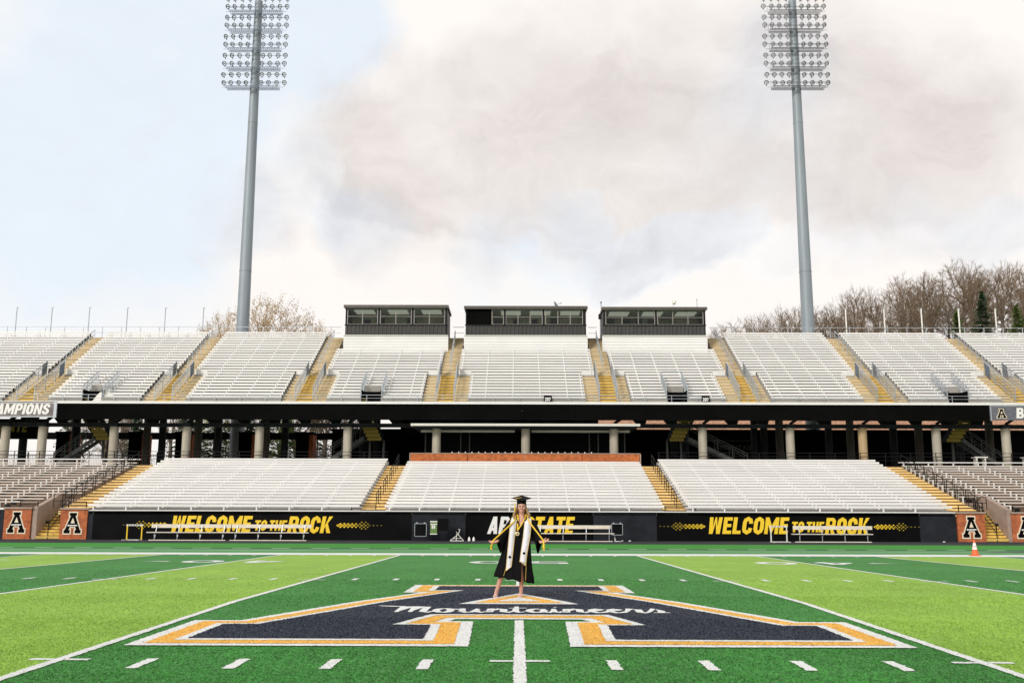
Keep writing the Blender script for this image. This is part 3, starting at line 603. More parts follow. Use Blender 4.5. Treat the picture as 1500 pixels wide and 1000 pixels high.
# small section number signs on the front rail
for x, txt, lb in ((2.2, '207', 'small black section sign with white figures under the middle press box'), (14.1, '207', 'small black section sign right of the stair opening under the right press box')):
    s_ = thing('section_sign', lb, 'sign', (0, 0, 0)); mb = MB(); mb.box(x-.30, x+.30, 74.79, 74.83, 9.80, 10.28); obj('sign_plate', mb, black_ink, s_); lettering('l', txt, x-.22, 9.84, .28, .42, 74.79, white_ink, s_, 0)
tp = thing('folded_tarp', 'white rumpled tarp lying on the deck beside the leftmost stair opening', 'tarp', (-31.6, 75.5, UZ0))
mb = MB(); rr = random.Random(4); n = 10
vs = [(-.9+1.8*i/n, -.35+.8*j/n, max(0, .85*math.sin(math.pi*i/n)**.7*math.sin(math.pi*j/n)**.6*(1+rr.uniform(-.15, .15)))) for j in range(n+1) for i in range(n+1)]
mb.add(vs, [(j*(n+1)+i, j*(n+1)+i+1, (j+1)*(n+1)+i+1, (j+1)*(n+1)+i) for j in range(n) for i in range(n)], 0, True); obj('tarp_sheet', mb, white_paint, tp)

# skirt walls and press boxes
def corrug(x0, x1, y, z0, z1, pitch, d=.05):
    mb = MB(); n = int((x1-x0)/pitch); p = (x1-x0)/n
    for k in range(n):
        a = x0+k*p; mb.add([(a, y, z0), (a+p*.18, y-d, z0), (a+p*.5, y-d, z0), (a+p*.68, y, z0), (a+p, y, z0), (a, y, z1), (a+p*.18, y-d, z1), (a+p*.5, y-d, z1), (a+p*.68, y, z1), (a+p, y, z1)], [(i, i+1, i+6, i+5) for i in range(4)])
    return mb
glass = bpy.data.materials.new('window_glass'); glass.use_nodes = True
nt = glass.node_tree; nt.nodes.clear(); o_ = nt.nodes.new('ShaderNodeOutputMaterial'); mx = nt.nodes.new('ShaderNodeMixShader'); tr = nt.nodes.new('ShaderNodeBsdfTransparent'); gl = nt.nodes.new('ShaderNodeBsdfGlossy')
tr.inputs[0].default_value = (.66, .71, .68, 1); gl.inputs['Roughness'].default_value = .03; mx.inputs[0].default_value = .018; nt.links.new(tr.outputs[0], mx.inputs[1]); nt.links.new(gl.outputs[0], mx.inputs[2]); nt.links.new(mx.outputs[0], o_.inputs[0])
glow_panel = bpy.data.materials.new('added_ceiling_glow'); glow_panel.use_nodes = True; glow_panel.node_tree.nodes['Principled BSDF'].inputs['Emission Color'].default_value = (1, .93, .8, 1); glow_panel.node_tree.nodes['Principled BSDF'].inputs['Emission Strength'].default_value = .30  # weak glow added under the press box ceilings to brighten the rooms
ceil_m = mat('ceiling_tiles', (.80, .82, .78), .8, 0, .1); room_m = mat('room_wall', (.42, .39, .31), .8, 0, .3, 1.0); dark_chair = mat('dark_furniture', (.012, .012, .012), .6)
def press_box(x0, x1, zt, groups, label, solid=None, extras=()):
    y0 = 84.45; y1 = 88.2; zb = 16.62
    sk = thing('skirt_wall', label.replace('press box', 'plank wall under the press box').replace('dark', 'white'), 'wall', (0, 0, 0), 0, 'white walls under the press boxes')
    zlow = 14.85; nb = 7
    for k in range(nb):
        a = zlow + (zb-.10-zlow)*k/nb; b = zlow + (zb-.10-zlow)*(k+1)/nb; mb = MB(); mb.box(x0-.12, x1+.12, y0-.03, y0+.1, a, b-.022); obj('plank', mb, skirt_m, sk)
    mb = MB(); mb.box(x0-.1, x1+.1, y0-.10, y0+.1, zb-.1, zb+.0); obj('ledge', mb, canopy_m, sk)
    t = thing('press_box', label, 'press box', (0, 0, 0), 0, 'press boxes on the upper deck')
    ws, wt = zb+.92, zt-.22
    obj('corrugated_cladding', corrug(x0, x1, y0, zb, ws-.04, .33), corr, t)
    mb = MB(); mb.box(x0-.05, x1+.05, y0-.10, y0+.12, ws-.07, ws); obj('sill', mb, blackm, t)
    mb = MB(); mb.box(x0-.12, x1+.12, y0-.25, y1, zt-.2, zt); mb.box(x0-.14, x1+.14, y0-.29, y0-.25, zt-.24, zt+.02); obj('roof', mb, roof_m, t)
    mb = MB(); mb.box(x0, x0+.08, y0, y1, zb, zt-.2); mb.box(x1-.08, x1, y0, y1, zb, zt-.2); mb.box(x0, x1, y1-.1, y1, zb, zt-.2); obj('shell_wall', mb, corr, t)
    mb = MB(); mb.box(x0+.1, x1-.1, y0+2.6, y0+2.65, ws-.6, wt); mb.box(x0+.1, x1-.1, y0+.15, y1-.16, zb+.3, zb+.35); obj('room_lining', mb, room_m, t)
    mb = MB(); mb.box(x0+.1, x1-.1, y0+.15, y0+2.6, zt-.27, zt-.22); obj('ceiling', mb, ceil_m, t)
    nl = max(2, int((x1-x0)/2.4))
    for k in range(nl): cxl = x0+(k+.5)*(x1-x0)/nl; mb = MB(); mb.box(cxl-.85, cxl+.85, y0+.5, y0+2.3, zt-.30, zt-.275); obj('ceiling_glow', mb, glow_panel, t)
    if solid: mb = corrug(solid[0], solid[1], y0, ws, zt-.2, .33, .03); obj('black_cladding_panel', mb, black_flat, t)
    for g0, g1, n in groups:
        w = inst('window', None, t); p = (g1-g0)/n
        mb = MB()
        for k in range(n+1): mb.box(g0+k*p-.035, g0+k*p+.035, y0-.03, y0+.05, ws, wt)
        mb.box(g0, g1, y0-.028, y0+.048, ws, ws+.05); mb.box(g0, g1, y0-.028, y0+.048, wt-.05, wt); mb.box(g0, g1, y0-.026, y0+.046, ws+(wt-ws)*.50-.02, ws+(wt-ws)*.50+.02); obj('frame', mb, frame_m, w)
        for k in range(n):
            mb = MB(); mb.box(g0+k*p+.037, g0+(k+1)*p-.037, y0+.005, y0+.012, ws+.05, wt-.05); obj('pane', mb, glass, w)
        mb = MB(); mb.box(g1+.036, g1+.20, y0-.04, y0+.1, ws, wt+.02); obj('post', mb, blackm, t)
    mb = MB(); mb.box(x0, x0+.10, y0-.03, y0+.1, ws, wt+.02); obj('post', mb, blackm, t)
    rr = random.Random(int(x0*10)); lo = groups[0][0]; k = 0
    while lo < x1-1.2:
        mb = MB(); ww = rr.uniform(.5, .85); z = ws+.02
        if rr.random() < .6: mb.box(lo+.2, lo+.2+ww, y0+.5, y0+.6, z, z+rr.uniform(.5, .68))
        else:
            mb.tube([(lo+.3, y0+.9, z-.1), (lo+.3, y0+.9, z+.12)], .22, 8); mb.tube([(lo+.9, y0+.9, z-.1), (lo+.9, y0+.9, z+.14)], .24, 8)
        obj('room_furniture', mb, dark_chair, t); lo += rr.uniform(1.0, 1.7)
    return t
press_box(-15.0, -6.2, 19.2, [(-14.82, -12.22, 2), (-11.98, -9.3, 2), (-9.06, -6.42, 2)], 'left dark press box with six window bays above the seats')
press_box(-4.6, 5.8, 19.12, [(-2.32, -1.33, 1), (-1.12, 2.02, 3), (2.3, 5.5, 3)], 'middle dark press box with a blank black panel at its left end', solid=(-4.5, -2.36))
press_box(7.3, 16.1, 19.05, [(7.5, 11.72, 3), (11.98, 15.9, 3)], 'right dark press box with an antenna mast at each end')
# rooftop things
def vent_unit(x, z, label):
    t = thing('roof_vent', label, 'roof vent', (x, 86, z), 0, 'small roof vents on the press boxes'); mb = MB(); mb.box(-.24, .24, -.2, .2, 0, .2); obj('vent_base', mb, galv, t)
    mb = MB(); mb.box(-.28, .28, -.24, .24, .22, .36); obj('vent_cap', mb, rail_m, t)
for x, z, lb in ((-12.3, 19.2, 'left roof vent on the left press box'), (-8.3, 19.2, 'right roof vent on the left press box'), (-.55, 19.12, 'left roof vent on the middle press box'), (1.2, 19.12, 'roof vent left of the satellite dish'),
                 (9.7, 19.05, 'left roof vent on the right press box'), (11.0, 19.05, 'roof vent near the middle of the right press box')): vent_unit(x, z, lb)
t = thing('satellite_dish', 'small grey satellite dish on the roof of the middle press box', 'satellite dish', (3.2, 86, 19.12)); mb = MB(); mb.bar((0, 0, 0), (0, 0, .35), .05); obj('mast', mb, rail_m, t)
mb = MB(); mb.lathe([(.03, 0), (.18, .03), (.32, .11), (.33, .10), (.18, .01), (.03, -.02)], 14, (0, 0, .48), (.8, -.4, .45)); obj('dish', mb, galv, t); mb = MB(); mb.bar((0, 0, .45), (.45, -.25, .62), .03); mb.lathe([(.05, 0), (.05, .1)], 8, (.45, -.25, .6), (1, 0, 0)); obj('feed_arm', mb, galv, t)
t = thing('antenna_mast', 'thin antenna mast at the left end of the right press box', 'antenna', (7.25, 86, 19.05)); mb = MB(); mb.bar((0, 0, 0), (0, 0, .82), .05); mb.lathe([(.06, 0), (.06, .12)], 8, (0, 0, .75)); obj('mast', mb, blackm, t)
t = thing('antenna_mast', 'thin antenna mast at the right end of the right press box', 'antenna', (15.7, 86, 19.05)); mb = MB(); mb.bar((0, 0, 0), (0, 0, 1.05), .045); mb.lathe([(.045, 0), (.03, .1)], 8, (0, 0, 1.05)); obj('mast', mb, galv, t)
t = thing('weather_camera', 'camera head on a short mast on the right press box roof', 'camera', (13.6, 86, 19.05)); mb = MB(); mb.bar((0, 0, 0), (0, 0, .85), .035); obj('mast', mb, rail_m, t)
mb = MB(); mb.lathe([(.03, 0), (.15, .05), (.16, .18), (.08, .3)], 10, (.08, 0, .62)); mb.box(-.05, .3, -.08, .08, .86, .98); obj('camera_head', mb, white_paint, t)
t = thing('loudspeaker', 'black loudspeaker hung on the left side of the right press box', 'loudspeaker', (7.1, 84.7, 18.1)); mb = MB(); mb.box(-.2, .05, -.15, .15, 0, .42); mb.lathe([(.05, 0), (.13, -.05), (.14, -.06)], 12, (-.075, -.15, .21), (0, 1, 0)); obj('cabinet', mb, blackm, t)
mb = MB(); mb.bar((-.07, 0, -1.4), (-.07, 0, 0), .05); obj('bracket', mb, rail_m, t)

# rear railing with tall poles
rr_ = thing('rear_railing', 'thin metal railing along the back of the upper deck', 'railing', (0, 88.0, 17.0)); mb = MB()
for a, b in ((-52, -16.0), (-5.9, -4.9), (6.2, 7.0), (17.1, 52)): mb.bar((a, 0, .98), (b, 0, .98), .045); mb.bar((a, 0, .45), (b, 0, .45), .03)
obj('rails', mb, rail_m, rr_); pm = MB(); pm.box(-.03, .03, -.03, .03, -.6, 1.0); pm = pm.mesh('post', rail_m)
for x in [-51.3+k*1.72 for k in range(21)] + [17.6+k*1.72 for k in range(20)]: inst('post', pm, rr_, (x, 0, 0))
mb = MB(); mb.box(-52, -16.2, .05, .5, -.9, -.45); mb.box(17.2, 52, .05, .5, -.9, -.45); mb.box(-16.2, 17.2, .2, .5, -.9, -.6); obj('back_edge', mb, conc_tan, rr_)
for k, x in enumerate([-45.5, -42.3, -38.9, -35.45, -32.0, -28.55, 29.45, 32.9, 36.25, 39.6, 42.9]):
    lb = ('%s tall thin pole on the left back rail' % ['leftmost', 'second', 'third', 'fourth', 'fifth', 'sixth'][k]) if k < 6 else '%s tall thin pole on the right back rail, in front of the wood' % ['first', 'second', 'third', 'fourth', 'fifth'][k-6]
    t = thing('thin_pole', lb, 'pole', (x, 88.15, 16.6), 0, 'thin poles along the back rail'); mb = MB(); mb.tube([(0, 0, 0), (0, 0, 3.15)], .045 if k < 6 else .07, 6); obj('shaft', mb, rail_m if k < 6 else white_paint, t)
    mb = MB(); mb.box(-.06, .10, -.05, .05, 3.1, 3.22); obj('cap', mb, rail_m, t)
# ------------------------------------------------------------------ lower stand
def lower_section(x0, x1, rows, label, y0=LY0, z0=LZ0, rise=.206, brown=False, toprail=False, cut=None, nb=8):
    cx = (x0+x1)/2; t = thing('lower_bleacher_section', label, 'bleachers', (cx, y0, z0), 0, 'lower bleacher sections'); br = MB(); h = x1-cx
    def fd(mb, p, q): mb.box(p, q, 0, LT+.02, -.16, 0); mb.box(p, q, -.02, 0, -rise, -.02)
    if brown: fs = lambda mb, p, q: (mb.box(p, q, .16, .42, .38, .43), mb.box(p, q, .150, .18, .350, .425))
    else: fs = lambda mb, p, q: (mb.box(p, q, .10, .40, .37, .42), mb.box(p, q, .085, .12, .275, .415), mb.box(p, q, .5, LT-.05, .0, .10))
    for r in range(rows):
        p, q = -h, h
        if brown and r < 3: p, q = (-h, h-1.75) if cx < 0 else (-h+1.6, h)
        inst('deck_row', seg_mesh(('deck_row', 'L', h, brown, p, q), lambda mb: fd(mb, p, q), riser_brown if brown else riser), t, (0, r*LT, r*rise)); inst('seat_plank', seg_mesh(('seat_plank', 'L', h, brown, p, q), lambda mb: fs(mb, p, q), seat_old if brown else alu), t, (0, r*LT, r*rise))
        for k in range(nb+1):
            x = -h + .3 + k*(2*h-.6)/nb
            if not p < x < q-.65: continue
            br.box(x-.04, x+.04, r*LT+.10, r*LT+.2, r*rise, r*rise+.38)
            if brown: br.box(x+.3, x+.62, r*LT+.2, r*LT+.26, r*rise, r*rise+.25, 1)
    if toprail: mb = MB(); mb.box(-h, h, rows*LT, rows*LT+.25, rows*rise+.45, rows*rise+.52); [mb.box(-h+.3+k*1.85, -h+.38+k*1.85, rows*LT+.05, rows*LT+.2, rows*rise-.1, rows*rise+.45) for k in range(int(2*h/1.85)+1)]; obj('top_bench', mb, alu, t)
    mb = MB(); mb.box(-h, h, rows*LT, rows*LT+.15, rows*rise-.6, rows*rise+.02); obj('back_wall', mb, riser, t)
    obj('seat_brackets', br, [alu_b, blackm], t, kind='stuff'); return t
lower_section(-8.25, 8.95, 17, 'middle lower bleacher section below the long brick parapet', nb=9)
lower_section(-26.55, -9.80, 18, 'white lower bleacher section over the left yellow WELCOME banner', rise=.207, nb=8)
lower_section(10.40, 26.60, 18, 'white lower bleacher section over the right yellow WELCOME banner', rise=.207, nb=8)
lower_section(-52, -28.4, 16, 'brownish lower bleacher section at the far left behind the brick piers', y0=62.9, z0=1.72, rise=.2, brown=True, toprail=True, nb=12)
lower_section(28.4, 52, 16, 'brownish lower bleacher section at the far right behind the orange cone', y0=62.9, z0=1.62, rise=.2, brown=True, toprail=True, nb=12)
def lower_aisle(x0, x1, label, mid=True, rails=0):
    cx = (x0+x1)/2; h = (x1-x0)/2; t = thing('aisle_stair', label, 'stairs', (cx, LY0, LZ0), 0, 'aisle stairs of the lower stand')
    for r in range(17): inst('step', seg_mesh(('step', 'L', h), lambda mb: (mb.box(-h, h, 0, LT+.02, -.21, 0), mb.box(-h, h, .36, LT+.02, 0, .103), mb.box(-h, h, -.006, 0, -.103, -.055, 1), mb.box(-h, h, .354, .36, .055, .10, 1)), [yel_step, tread_gap]), t, (0, r*LT, r*.206))
    xr = .15 if mid else rails*(h-.06)
    for g in range(4 if mid else 8):
        mb = MB(); st = 1+g*4.2 if mid else .5+g*2.05; ln = 2.6 if mid else 1.6; q = lambda r, z: (xr, r*LT, r*.206+z)
        ks = (0, ln*.5, ln) if mid else (0, ln)
        for k in ks: mb.bar(q(st+k, 0), q(st+k, .88), .04)
        mb.bar(q(st, .88), q(st+ln, .88), .04); mb.bar(q(st, .5), q(st+ln, .5), .028)
        if not mid:
            mb.bar(q(st, .88), (xr+rails*.55, st*LT, st*.206+.88), .035); mb.bar((xr+rails*.55, st*LT, st*.206+.88), (xr+rails*.55, st*LT, st*.206+.1), .035)
            mb.bar((xr+rails*.55, st*LT, st*.206+.5), q(st, .5), .035)
        obj('handrail', mb, blackm, t)
    return t
lower_aisle(-9.76, -8.28, 'yellow lower aisle stair left of the brick parapet'); lower_aisle(8.98, 10.37, 'yellow lower aisle stair right of the brick parapet')
lower_aisle(-28.35, -26.6, 'yellow outer aisle stair climbing behind the left brick piers', False, -1); lower_aisle(26.65, 28.35, 'yellow outer aisle stair climbing behind the right brick piers', False, 1)
def low_guard(x, z, w, label, rz=0, y=62.15):
    t = thing('guard_rail', label, 'railing', (x, y, z), rz, 'low black guard rails on the lower stand'); mb = MB(); mb.bar((0, 0, 0), (0, 0, .36), .045); mb.bar((w, 0, 0), (w, 0, .36), .045); mb.bar((0, 0, .36), (w, 0, .36), .045); mb.bar((0, 0, .18), (w, 0, .18), .03); obj('frame', mb, blackm, t)
low_guard(-10.3, 1.6, 1.5, 'low black guard rail at the foot of the aisle left of centre'); low_guard(9.0, 1.6, 1.9, 'low black guard rail at the foot of the aisle right of centre')
low_guard(-30.8, 1.75, 1.1, 'low black rail on top of the leftmost brick pier'); low_guard(-27.8, 1.75, 1.1, 'low black rail on top of the brick pier beside the left banner wall')
low_guard(27.0, 1.66, 1.3, 'low black rail on top of the brick pier behind the cone'); low_guard(30.3, 1.66, 1.4, 'low black rail on top of the rightmost brick pier')
# front wall
def wall_piece(x0, x1, m, label, cat, name, zt=1.55, y=62.0, dep=.5):
    t = thing(name, label, cat, (0, 0, 0)); mb = MB(); mb.box(x0+.004, x1-.004, y-.02, y+dep, -.17, zt); obj('sheet' if 'banner' in name else 'wall_face', mb, m, t); return t
WL = 1.50
b1 = wall_piece(-26.15, -6.55, vinyl, 'long black banner wall reading WELCOME TO THE ROCK left of the graduate', 'banner', 'banner_wall')
b2 = wall_piece(-3.25, 4.58, vinyl, 'black banner wall with white AP and yellow STATE letters behind the graduate', 'banner', 'banner_wall')
b3 = wall_piece(8.45, 24.5, vinyl, 'long black banner wall reading WELCOME TO THE ROCK right of the graduate', 'banner', 'banner_wall')
def welcome(b, x0, x1, n_side):
    w = x1-x0; lettering('l', 'WELCOME', x0, .28, 1.0, w*.485, 61.97, yel_ink, b, .17); lettering('l', 'TO', x0+w*.508, .40, .62, w*.075, 61.97, yel_ink, b, .17); lettering('l', 'THE', x0+w*.598, .40, .62, w*.105, 61.97, yel_ink, b, .17)
    lettering('l', 'ROCK', x0+w*.713, .26, 1.0, w*.262, 61.97, yel_ink, b, .17)
    for s, xs in ((-1, x0-.25), (1, x1+.25)):
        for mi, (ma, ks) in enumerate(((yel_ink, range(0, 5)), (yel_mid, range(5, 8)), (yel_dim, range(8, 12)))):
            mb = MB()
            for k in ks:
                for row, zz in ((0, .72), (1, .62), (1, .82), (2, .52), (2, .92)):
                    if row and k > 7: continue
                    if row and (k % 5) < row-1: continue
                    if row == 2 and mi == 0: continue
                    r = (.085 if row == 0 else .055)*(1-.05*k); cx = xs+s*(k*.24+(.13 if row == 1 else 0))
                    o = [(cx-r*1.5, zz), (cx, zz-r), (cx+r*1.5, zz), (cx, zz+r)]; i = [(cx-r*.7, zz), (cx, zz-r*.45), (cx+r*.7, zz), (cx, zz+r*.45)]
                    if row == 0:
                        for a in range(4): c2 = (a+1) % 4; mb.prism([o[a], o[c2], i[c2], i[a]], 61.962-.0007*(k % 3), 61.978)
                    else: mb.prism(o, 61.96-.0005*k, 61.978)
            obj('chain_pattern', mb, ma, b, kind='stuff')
welcome(b1, -21.35, -11.3, 0); welcome(b3, 11.55, 21.55, 0)
lettering('l', 'APP', -1.93, .24, 1.04, 1.95, 61.97, white_ink, b2, .17); lettering('l', 'STATE', .28, .24, 1.04, 3.0, 61.97, yel_ink, b2, .17)
wall_piece(-6.55, -3.25, panel_grey, 'charcoal wall panel behind the equipment cases', 'wall', 'wall_panel'); wall_piece(4.58, 8.45, panel_grey, 'charcoal wall panel right of the STATE banner', 'wall', 'wall_panel')
wall_piece(24.5, 26.72, panel_grey, 'charcoal wall panel left of the brick pier with the cone', 'wall', 'wall_panel', 1.52); wall_piece(-52, -31.62, panel_grey, 'charcoal wall at the far left end', 'wall', 'wall_panel', 1.62)
wall_piece(31.9, 52, panel_grey, 'charcoal wall beyond the rightmost brick pier', 'wall', 'wall_panel', 1.5); wall_piece(-26.46, -26.15, panel_grey, 'narrow charcoal post between brick pier and left banner', 'wall', 'wall_panel')
cap = thing('wall_coping', 'thin white coping along the top of the front wall', 'coping', (0, 0, 0)); mb = MB(); mb.box(-26.5, 26.7, 61.93, 62.02, LZ0-.0, LZ0+.06); mb.box(-52, -31.6, 61.9, 62.2, 1.62, 1.74); mb.box(31.9, 52, 61.9, 62.2, 1.5, 1.6); obj('strip', mb, alu, cap)
# brick piers with letters, stair wells between them
def pier(x0, x1, zt, label):
    t = thing('brick_pier', label, 'brick pier', (0, 0, 0), 0, 'brick piers with a block letter A'); mb = MB(); mb.box(x0, x1, 61.9, 62.86, -.17, zt); obj('brickwork', mb, brick, t)
    mb = MB(); mb.box(x0-.05, x1+.05, 61.84, 62.88, zt+.002, zt+.11); obj('concrete_cap', mb, conc_tan, t)
    letter_A(t, (x0+x1)/2-.03, zt-1.50, 1.20, 1.38, 61.9)
pier(-31.6, -29.95, 1.66, 'leftmost brick pier with a black letter A'); pier(-28.14, -26.48, 1.63, 'brick pier with letter A between the left stair and the left banner')
pier(26.78, 28.46, 1.53, 'brick pier with letter A behind the orange cone'); pier(30.1, 31.8, 1.53, 'rightmost brick pier with letter A, cut by the picture edge')
def well(x0, x1, wall_x, label, s):
    t = thing('field_stair', label, 'stairs', (0, 0, 0), 0, 'yellow stairs down to the field'); n = 10
    for k in range(n): mb = MB(); mb.box(x0, x1, 62.0+k*.3, 62.33+k*.3, -.17+k*.185, -.17+(k+1)*.185); mb.box(x0, x1, 61.97+k*.3, 62.0+k*.3, -.17+(k+1)*.185-.05, -.17+(k+1)*.185); mb.box(x0, x1, 61.994+k*.3, 62.0+k*.3, -.17+k*.185, -.17+k*.185+.06, 1); obj('step', mb, [yel_bright, tread_gap], t)
    mb = MB(); mb.add([(wall_x, 62.0, -.17), (wall_x, 66.2, -.17), (wall_x, 66.2, 2.75), (wall_x, 65.2, 2.7), (wall_x, 62.0, 1.75)] + [(wall_x+s*.3, y, z) for y, z in ((62.0, -.17), (66.2, -.17), (66.2, 2.75), (65.2, 2.7), (62.0, 1.75))],
                      [(0, 1, 2, 3, 4), (9, 8, 7, 6, 5)] + [(i, (i+1) % 5, 5+(i+1) % 5, 5+i) for i in range(5)]); obj('side_wall', mb, conc_tan, t)
    mb = MB(); mb.box(x0, x1, 65.0, 65.1, 1.6, 2.2); obj('landing_wall', mb, conc_tan, t)
    xm = (x0+x1)/2; mb = MB(); f = lambda k, z: (xm, 62.0+k*.3, -.17+k*.185+z)
    mb.bar(f(0, 0), f(0, .95), .045); mb.bar(f(5, 0), f(5, .95), .045); mb.bar(f(9.5, 0), f(9.5, .95), .045); mb.bar(f(0, .95), f(9.5, .95), .045); mb.bar(f(0, .55), f(9.5, .55), .035); mb.bar((xm-s*-.5, 63.1, .25), (xm-s*-.5, 63.1, .95), .04); mb.bar((xm, 63.1, .95), (xm-s*-.5, 63.1, .95), .04); obj('handrail', mb, blackm, t)
    mb = MB(); xg = xm+s*-.05
    for dx in (-.21, .21): mb.bar((xg+dx, 64.0, 1.15), (xg+dx, 64.0, 2.25), .06)
    for k in range(5): mb.bar((xg-.21, 64.0, 1.2+k*.25), (xg+.21, 64.0, 1.2+k*.25), .05)
    obj('black_gate', mb, blackm, t)
    mb = MB(); mb.box(wall_x-s*.08, wall_x, 63.2, 63.38, .75, .93); obj('wall_lamp', mb, blackm, t)
well(-29.6, -28.15, -29.62, 'yellow stair to the field between the two left brick piers', -1); well(28.47, 29.85, 29.87, 'yellow stair to the field between the two right brick piers', 1)
# ------------------------------------------------------------------ under the deck
def column(x, y, w, z1, m, label, grp):
    t = thing('support_column', label, 'column', (x, y, 5.0), 0, grp); mb = MB(); mb.tube([(0, 0, 0), (0, 0, z1-5.0)], w/2, 12); obj('shaft', mb, m, t)
    mb = MB(); mb.box(-w*.55, w*.55, -w*.5, w*.5, z1-5.0, z1-4.7); obj('bearing_block', mb, dark_steel, t); return t
FRONT = [-45.2, -39.45, -36.6, -31.1, -25.5, -19.9, -13.13, -6.3, .53, 7.28, 14.07, 20.75, 26.28, 31.9, 37.2, 43.0]
nm = ['first', 'second', 'third', 'fourth', 'fifth', 'sixth', 'seventh', 'eighth', 'ninth', 'tenth', 'eleventh', 'twelfth', 'thirteenth', 'fourteenth', 'fifteenth', 'sixteenth']
place = {-45.2: 'beyond the left edge of the picture', -39.45: 'at the left edge of the picture', -36.6: 'left of the leftmost under-deck stair', -31.1: 'right of the leftmost under-deck stair', -25.5: 'between two black brick kiosks on the left', -19.9: 'behind the white seats left of the bare trees',
         -13.13: 'in front of the stair left of the canopy', -6.3: 'at the left end of the brick parapet', .53: 'behind the middle of the brick parapet', 7.28: 'near the right end of the brick parapet', 14.07: 'beside the stair right of the canopy', 20.75: 'second right of the canopy',
         26.28: 'third right of the canopy, warmer in colour', 31.9: 'left of the rightmost under-deck stair', 37.2: 'right of the rightmost under-deck stair', 43.0: 'beyond the right edge of the picture'}
conc_warm = mat('ochre_concrete', (.42, .30, .17), .85, 0, .16, 1.3, .3, 20, stretch=(3, 3, .4))
for x in FRONT: column(x, 76.4, .66, 7.97, conc_warm if abs(x-26.28) < .1 else conc, 'pale front column ' + place[x], 'front columns under the upper deck')
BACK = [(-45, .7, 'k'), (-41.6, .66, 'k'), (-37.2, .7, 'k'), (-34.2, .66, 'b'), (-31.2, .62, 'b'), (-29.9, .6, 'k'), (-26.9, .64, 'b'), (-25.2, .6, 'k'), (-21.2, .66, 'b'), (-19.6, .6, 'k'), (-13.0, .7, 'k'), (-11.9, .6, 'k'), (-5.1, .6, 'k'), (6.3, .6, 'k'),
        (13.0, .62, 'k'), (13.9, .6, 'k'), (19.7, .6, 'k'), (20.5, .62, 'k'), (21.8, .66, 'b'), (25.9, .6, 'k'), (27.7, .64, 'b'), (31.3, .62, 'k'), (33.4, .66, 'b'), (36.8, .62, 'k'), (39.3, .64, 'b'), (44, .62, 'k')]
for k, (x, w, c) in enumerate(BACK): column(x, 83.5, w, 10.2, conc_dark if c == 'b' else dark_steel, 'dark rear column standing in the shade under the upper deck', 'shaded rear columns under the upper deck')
t = thing('steel_beam', 'long dark steel beam on top of the front columns', 'beam', (0, 76.4, 0)); mb = MB(); mb.box(-50, 50, -.18, .18, 8.20, 8.26); mb.box(-50, 50, -.03, .03, 8.01, 8.22); mb.box(-50, 50, -.18, .18, 7.971, 8.02); obj('girder', mb, dark_steel, t)
t = thing('steel_beam', 'long dark beam carried by the rear columns behind the left columns', 'beam', (0, 90.5, 0)); mb = MB(); mb.box(-60, -16.5, -.2, .2, 8.05, 8.65); obj('girder', mb, blackm, t)
# sloping rakers and the deck underside
t = thing('raker_frame', 'sloping dark steel frames that carry the upper deck', 'steel frame', (0, 0, 0)); mb = MB()
for x in FRONT:
    mm = MB(); mm.bar((x, 75.3, 8.95), (x, 88.2, 16.3), .35, .75); mm.bar((x+1.1, 76.2, 9.0), (x+.05, 76.4, 8.3), .2, .2); obj('raker', mm, dark_steel, t)
for x in [-47+2.35*k for k in range(41)]:
    if min(abs(x-f) for f in FRONT) > .8: mm = MB(); mm.bar((x, 75.3, 9.05), (x, 88, 16.2), .14, .40); mm.prism([(x-.95, 9.0), (x-.35, 8.27), (x+.35, 8.27), (x+.6, 9.0)], 76.6, 76.75); obj('joist', mm, dark_steel, t)
# concession building under the deck, right of the open bays, coloured near black for shade
t = thing('concession_building', 'windowless building under the right part of the deck, coloured black for the shade there', 'building', (0, 0, 0))
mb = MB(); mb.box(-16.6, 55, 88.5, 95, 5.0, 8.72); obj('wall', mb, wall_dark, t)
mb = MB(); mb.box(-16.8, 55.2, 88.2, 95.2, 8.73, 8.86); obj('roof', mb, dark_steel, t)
dimw = mat('dim_grey_ink', (.075, .075, .078), .7, 0, .2)
lettering('l', 'MOUNTAIN', 17.4, 7.1, .42, 3.4, 88.5, dimw, t, .15)
mb = MB(); mb.box(16.6, 20.9, 88.46, 88.499, 7.85, 7.93); obj('sign_line', mb, dimw, t)
for x in (-14, -9.5, 23.5, 29, 34.5, 41): mb = MB(); mb.box(x, x+1.1, 88.44, 88.499, 5.0, 7.3); obj('door', mb, black_flat, t)
for x in (2.0,): lettering('l', 'SUITE', 3.5, 7.35, .20, 1.2, 88.5, dimw, t, .1)
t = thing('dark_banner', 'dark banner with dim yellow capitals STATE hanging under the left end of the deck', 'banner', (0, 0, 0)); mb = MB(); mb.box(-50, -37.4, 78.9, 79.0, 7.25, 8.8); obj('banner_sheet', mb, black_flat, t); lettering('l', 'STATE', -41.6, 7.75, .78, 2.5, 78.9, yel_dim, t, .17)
def kiosk(x, y, w, z1, label):
    t = thing('brick_kiosk', label, 'kiosk', (x, y, 5.0), 0, 'dark kiosks under the left bays'); mb = MB(); mb.box(-w/2, w/2-.25, -.6, .6, 0, z1-5); obj('shutter', mb, black_flat, t)
    mb = MB(); mb.box(w/2-.25, w/2+.1, -.55, .9, 0, z1-5.12); obj('brick_side', mb, brick, t); mb = MB(); mb.box(-w/2-.08, w/2+.16, -.7, 1, z1-5, z1-4.9); obj('roof', mb, dark_steel, t)
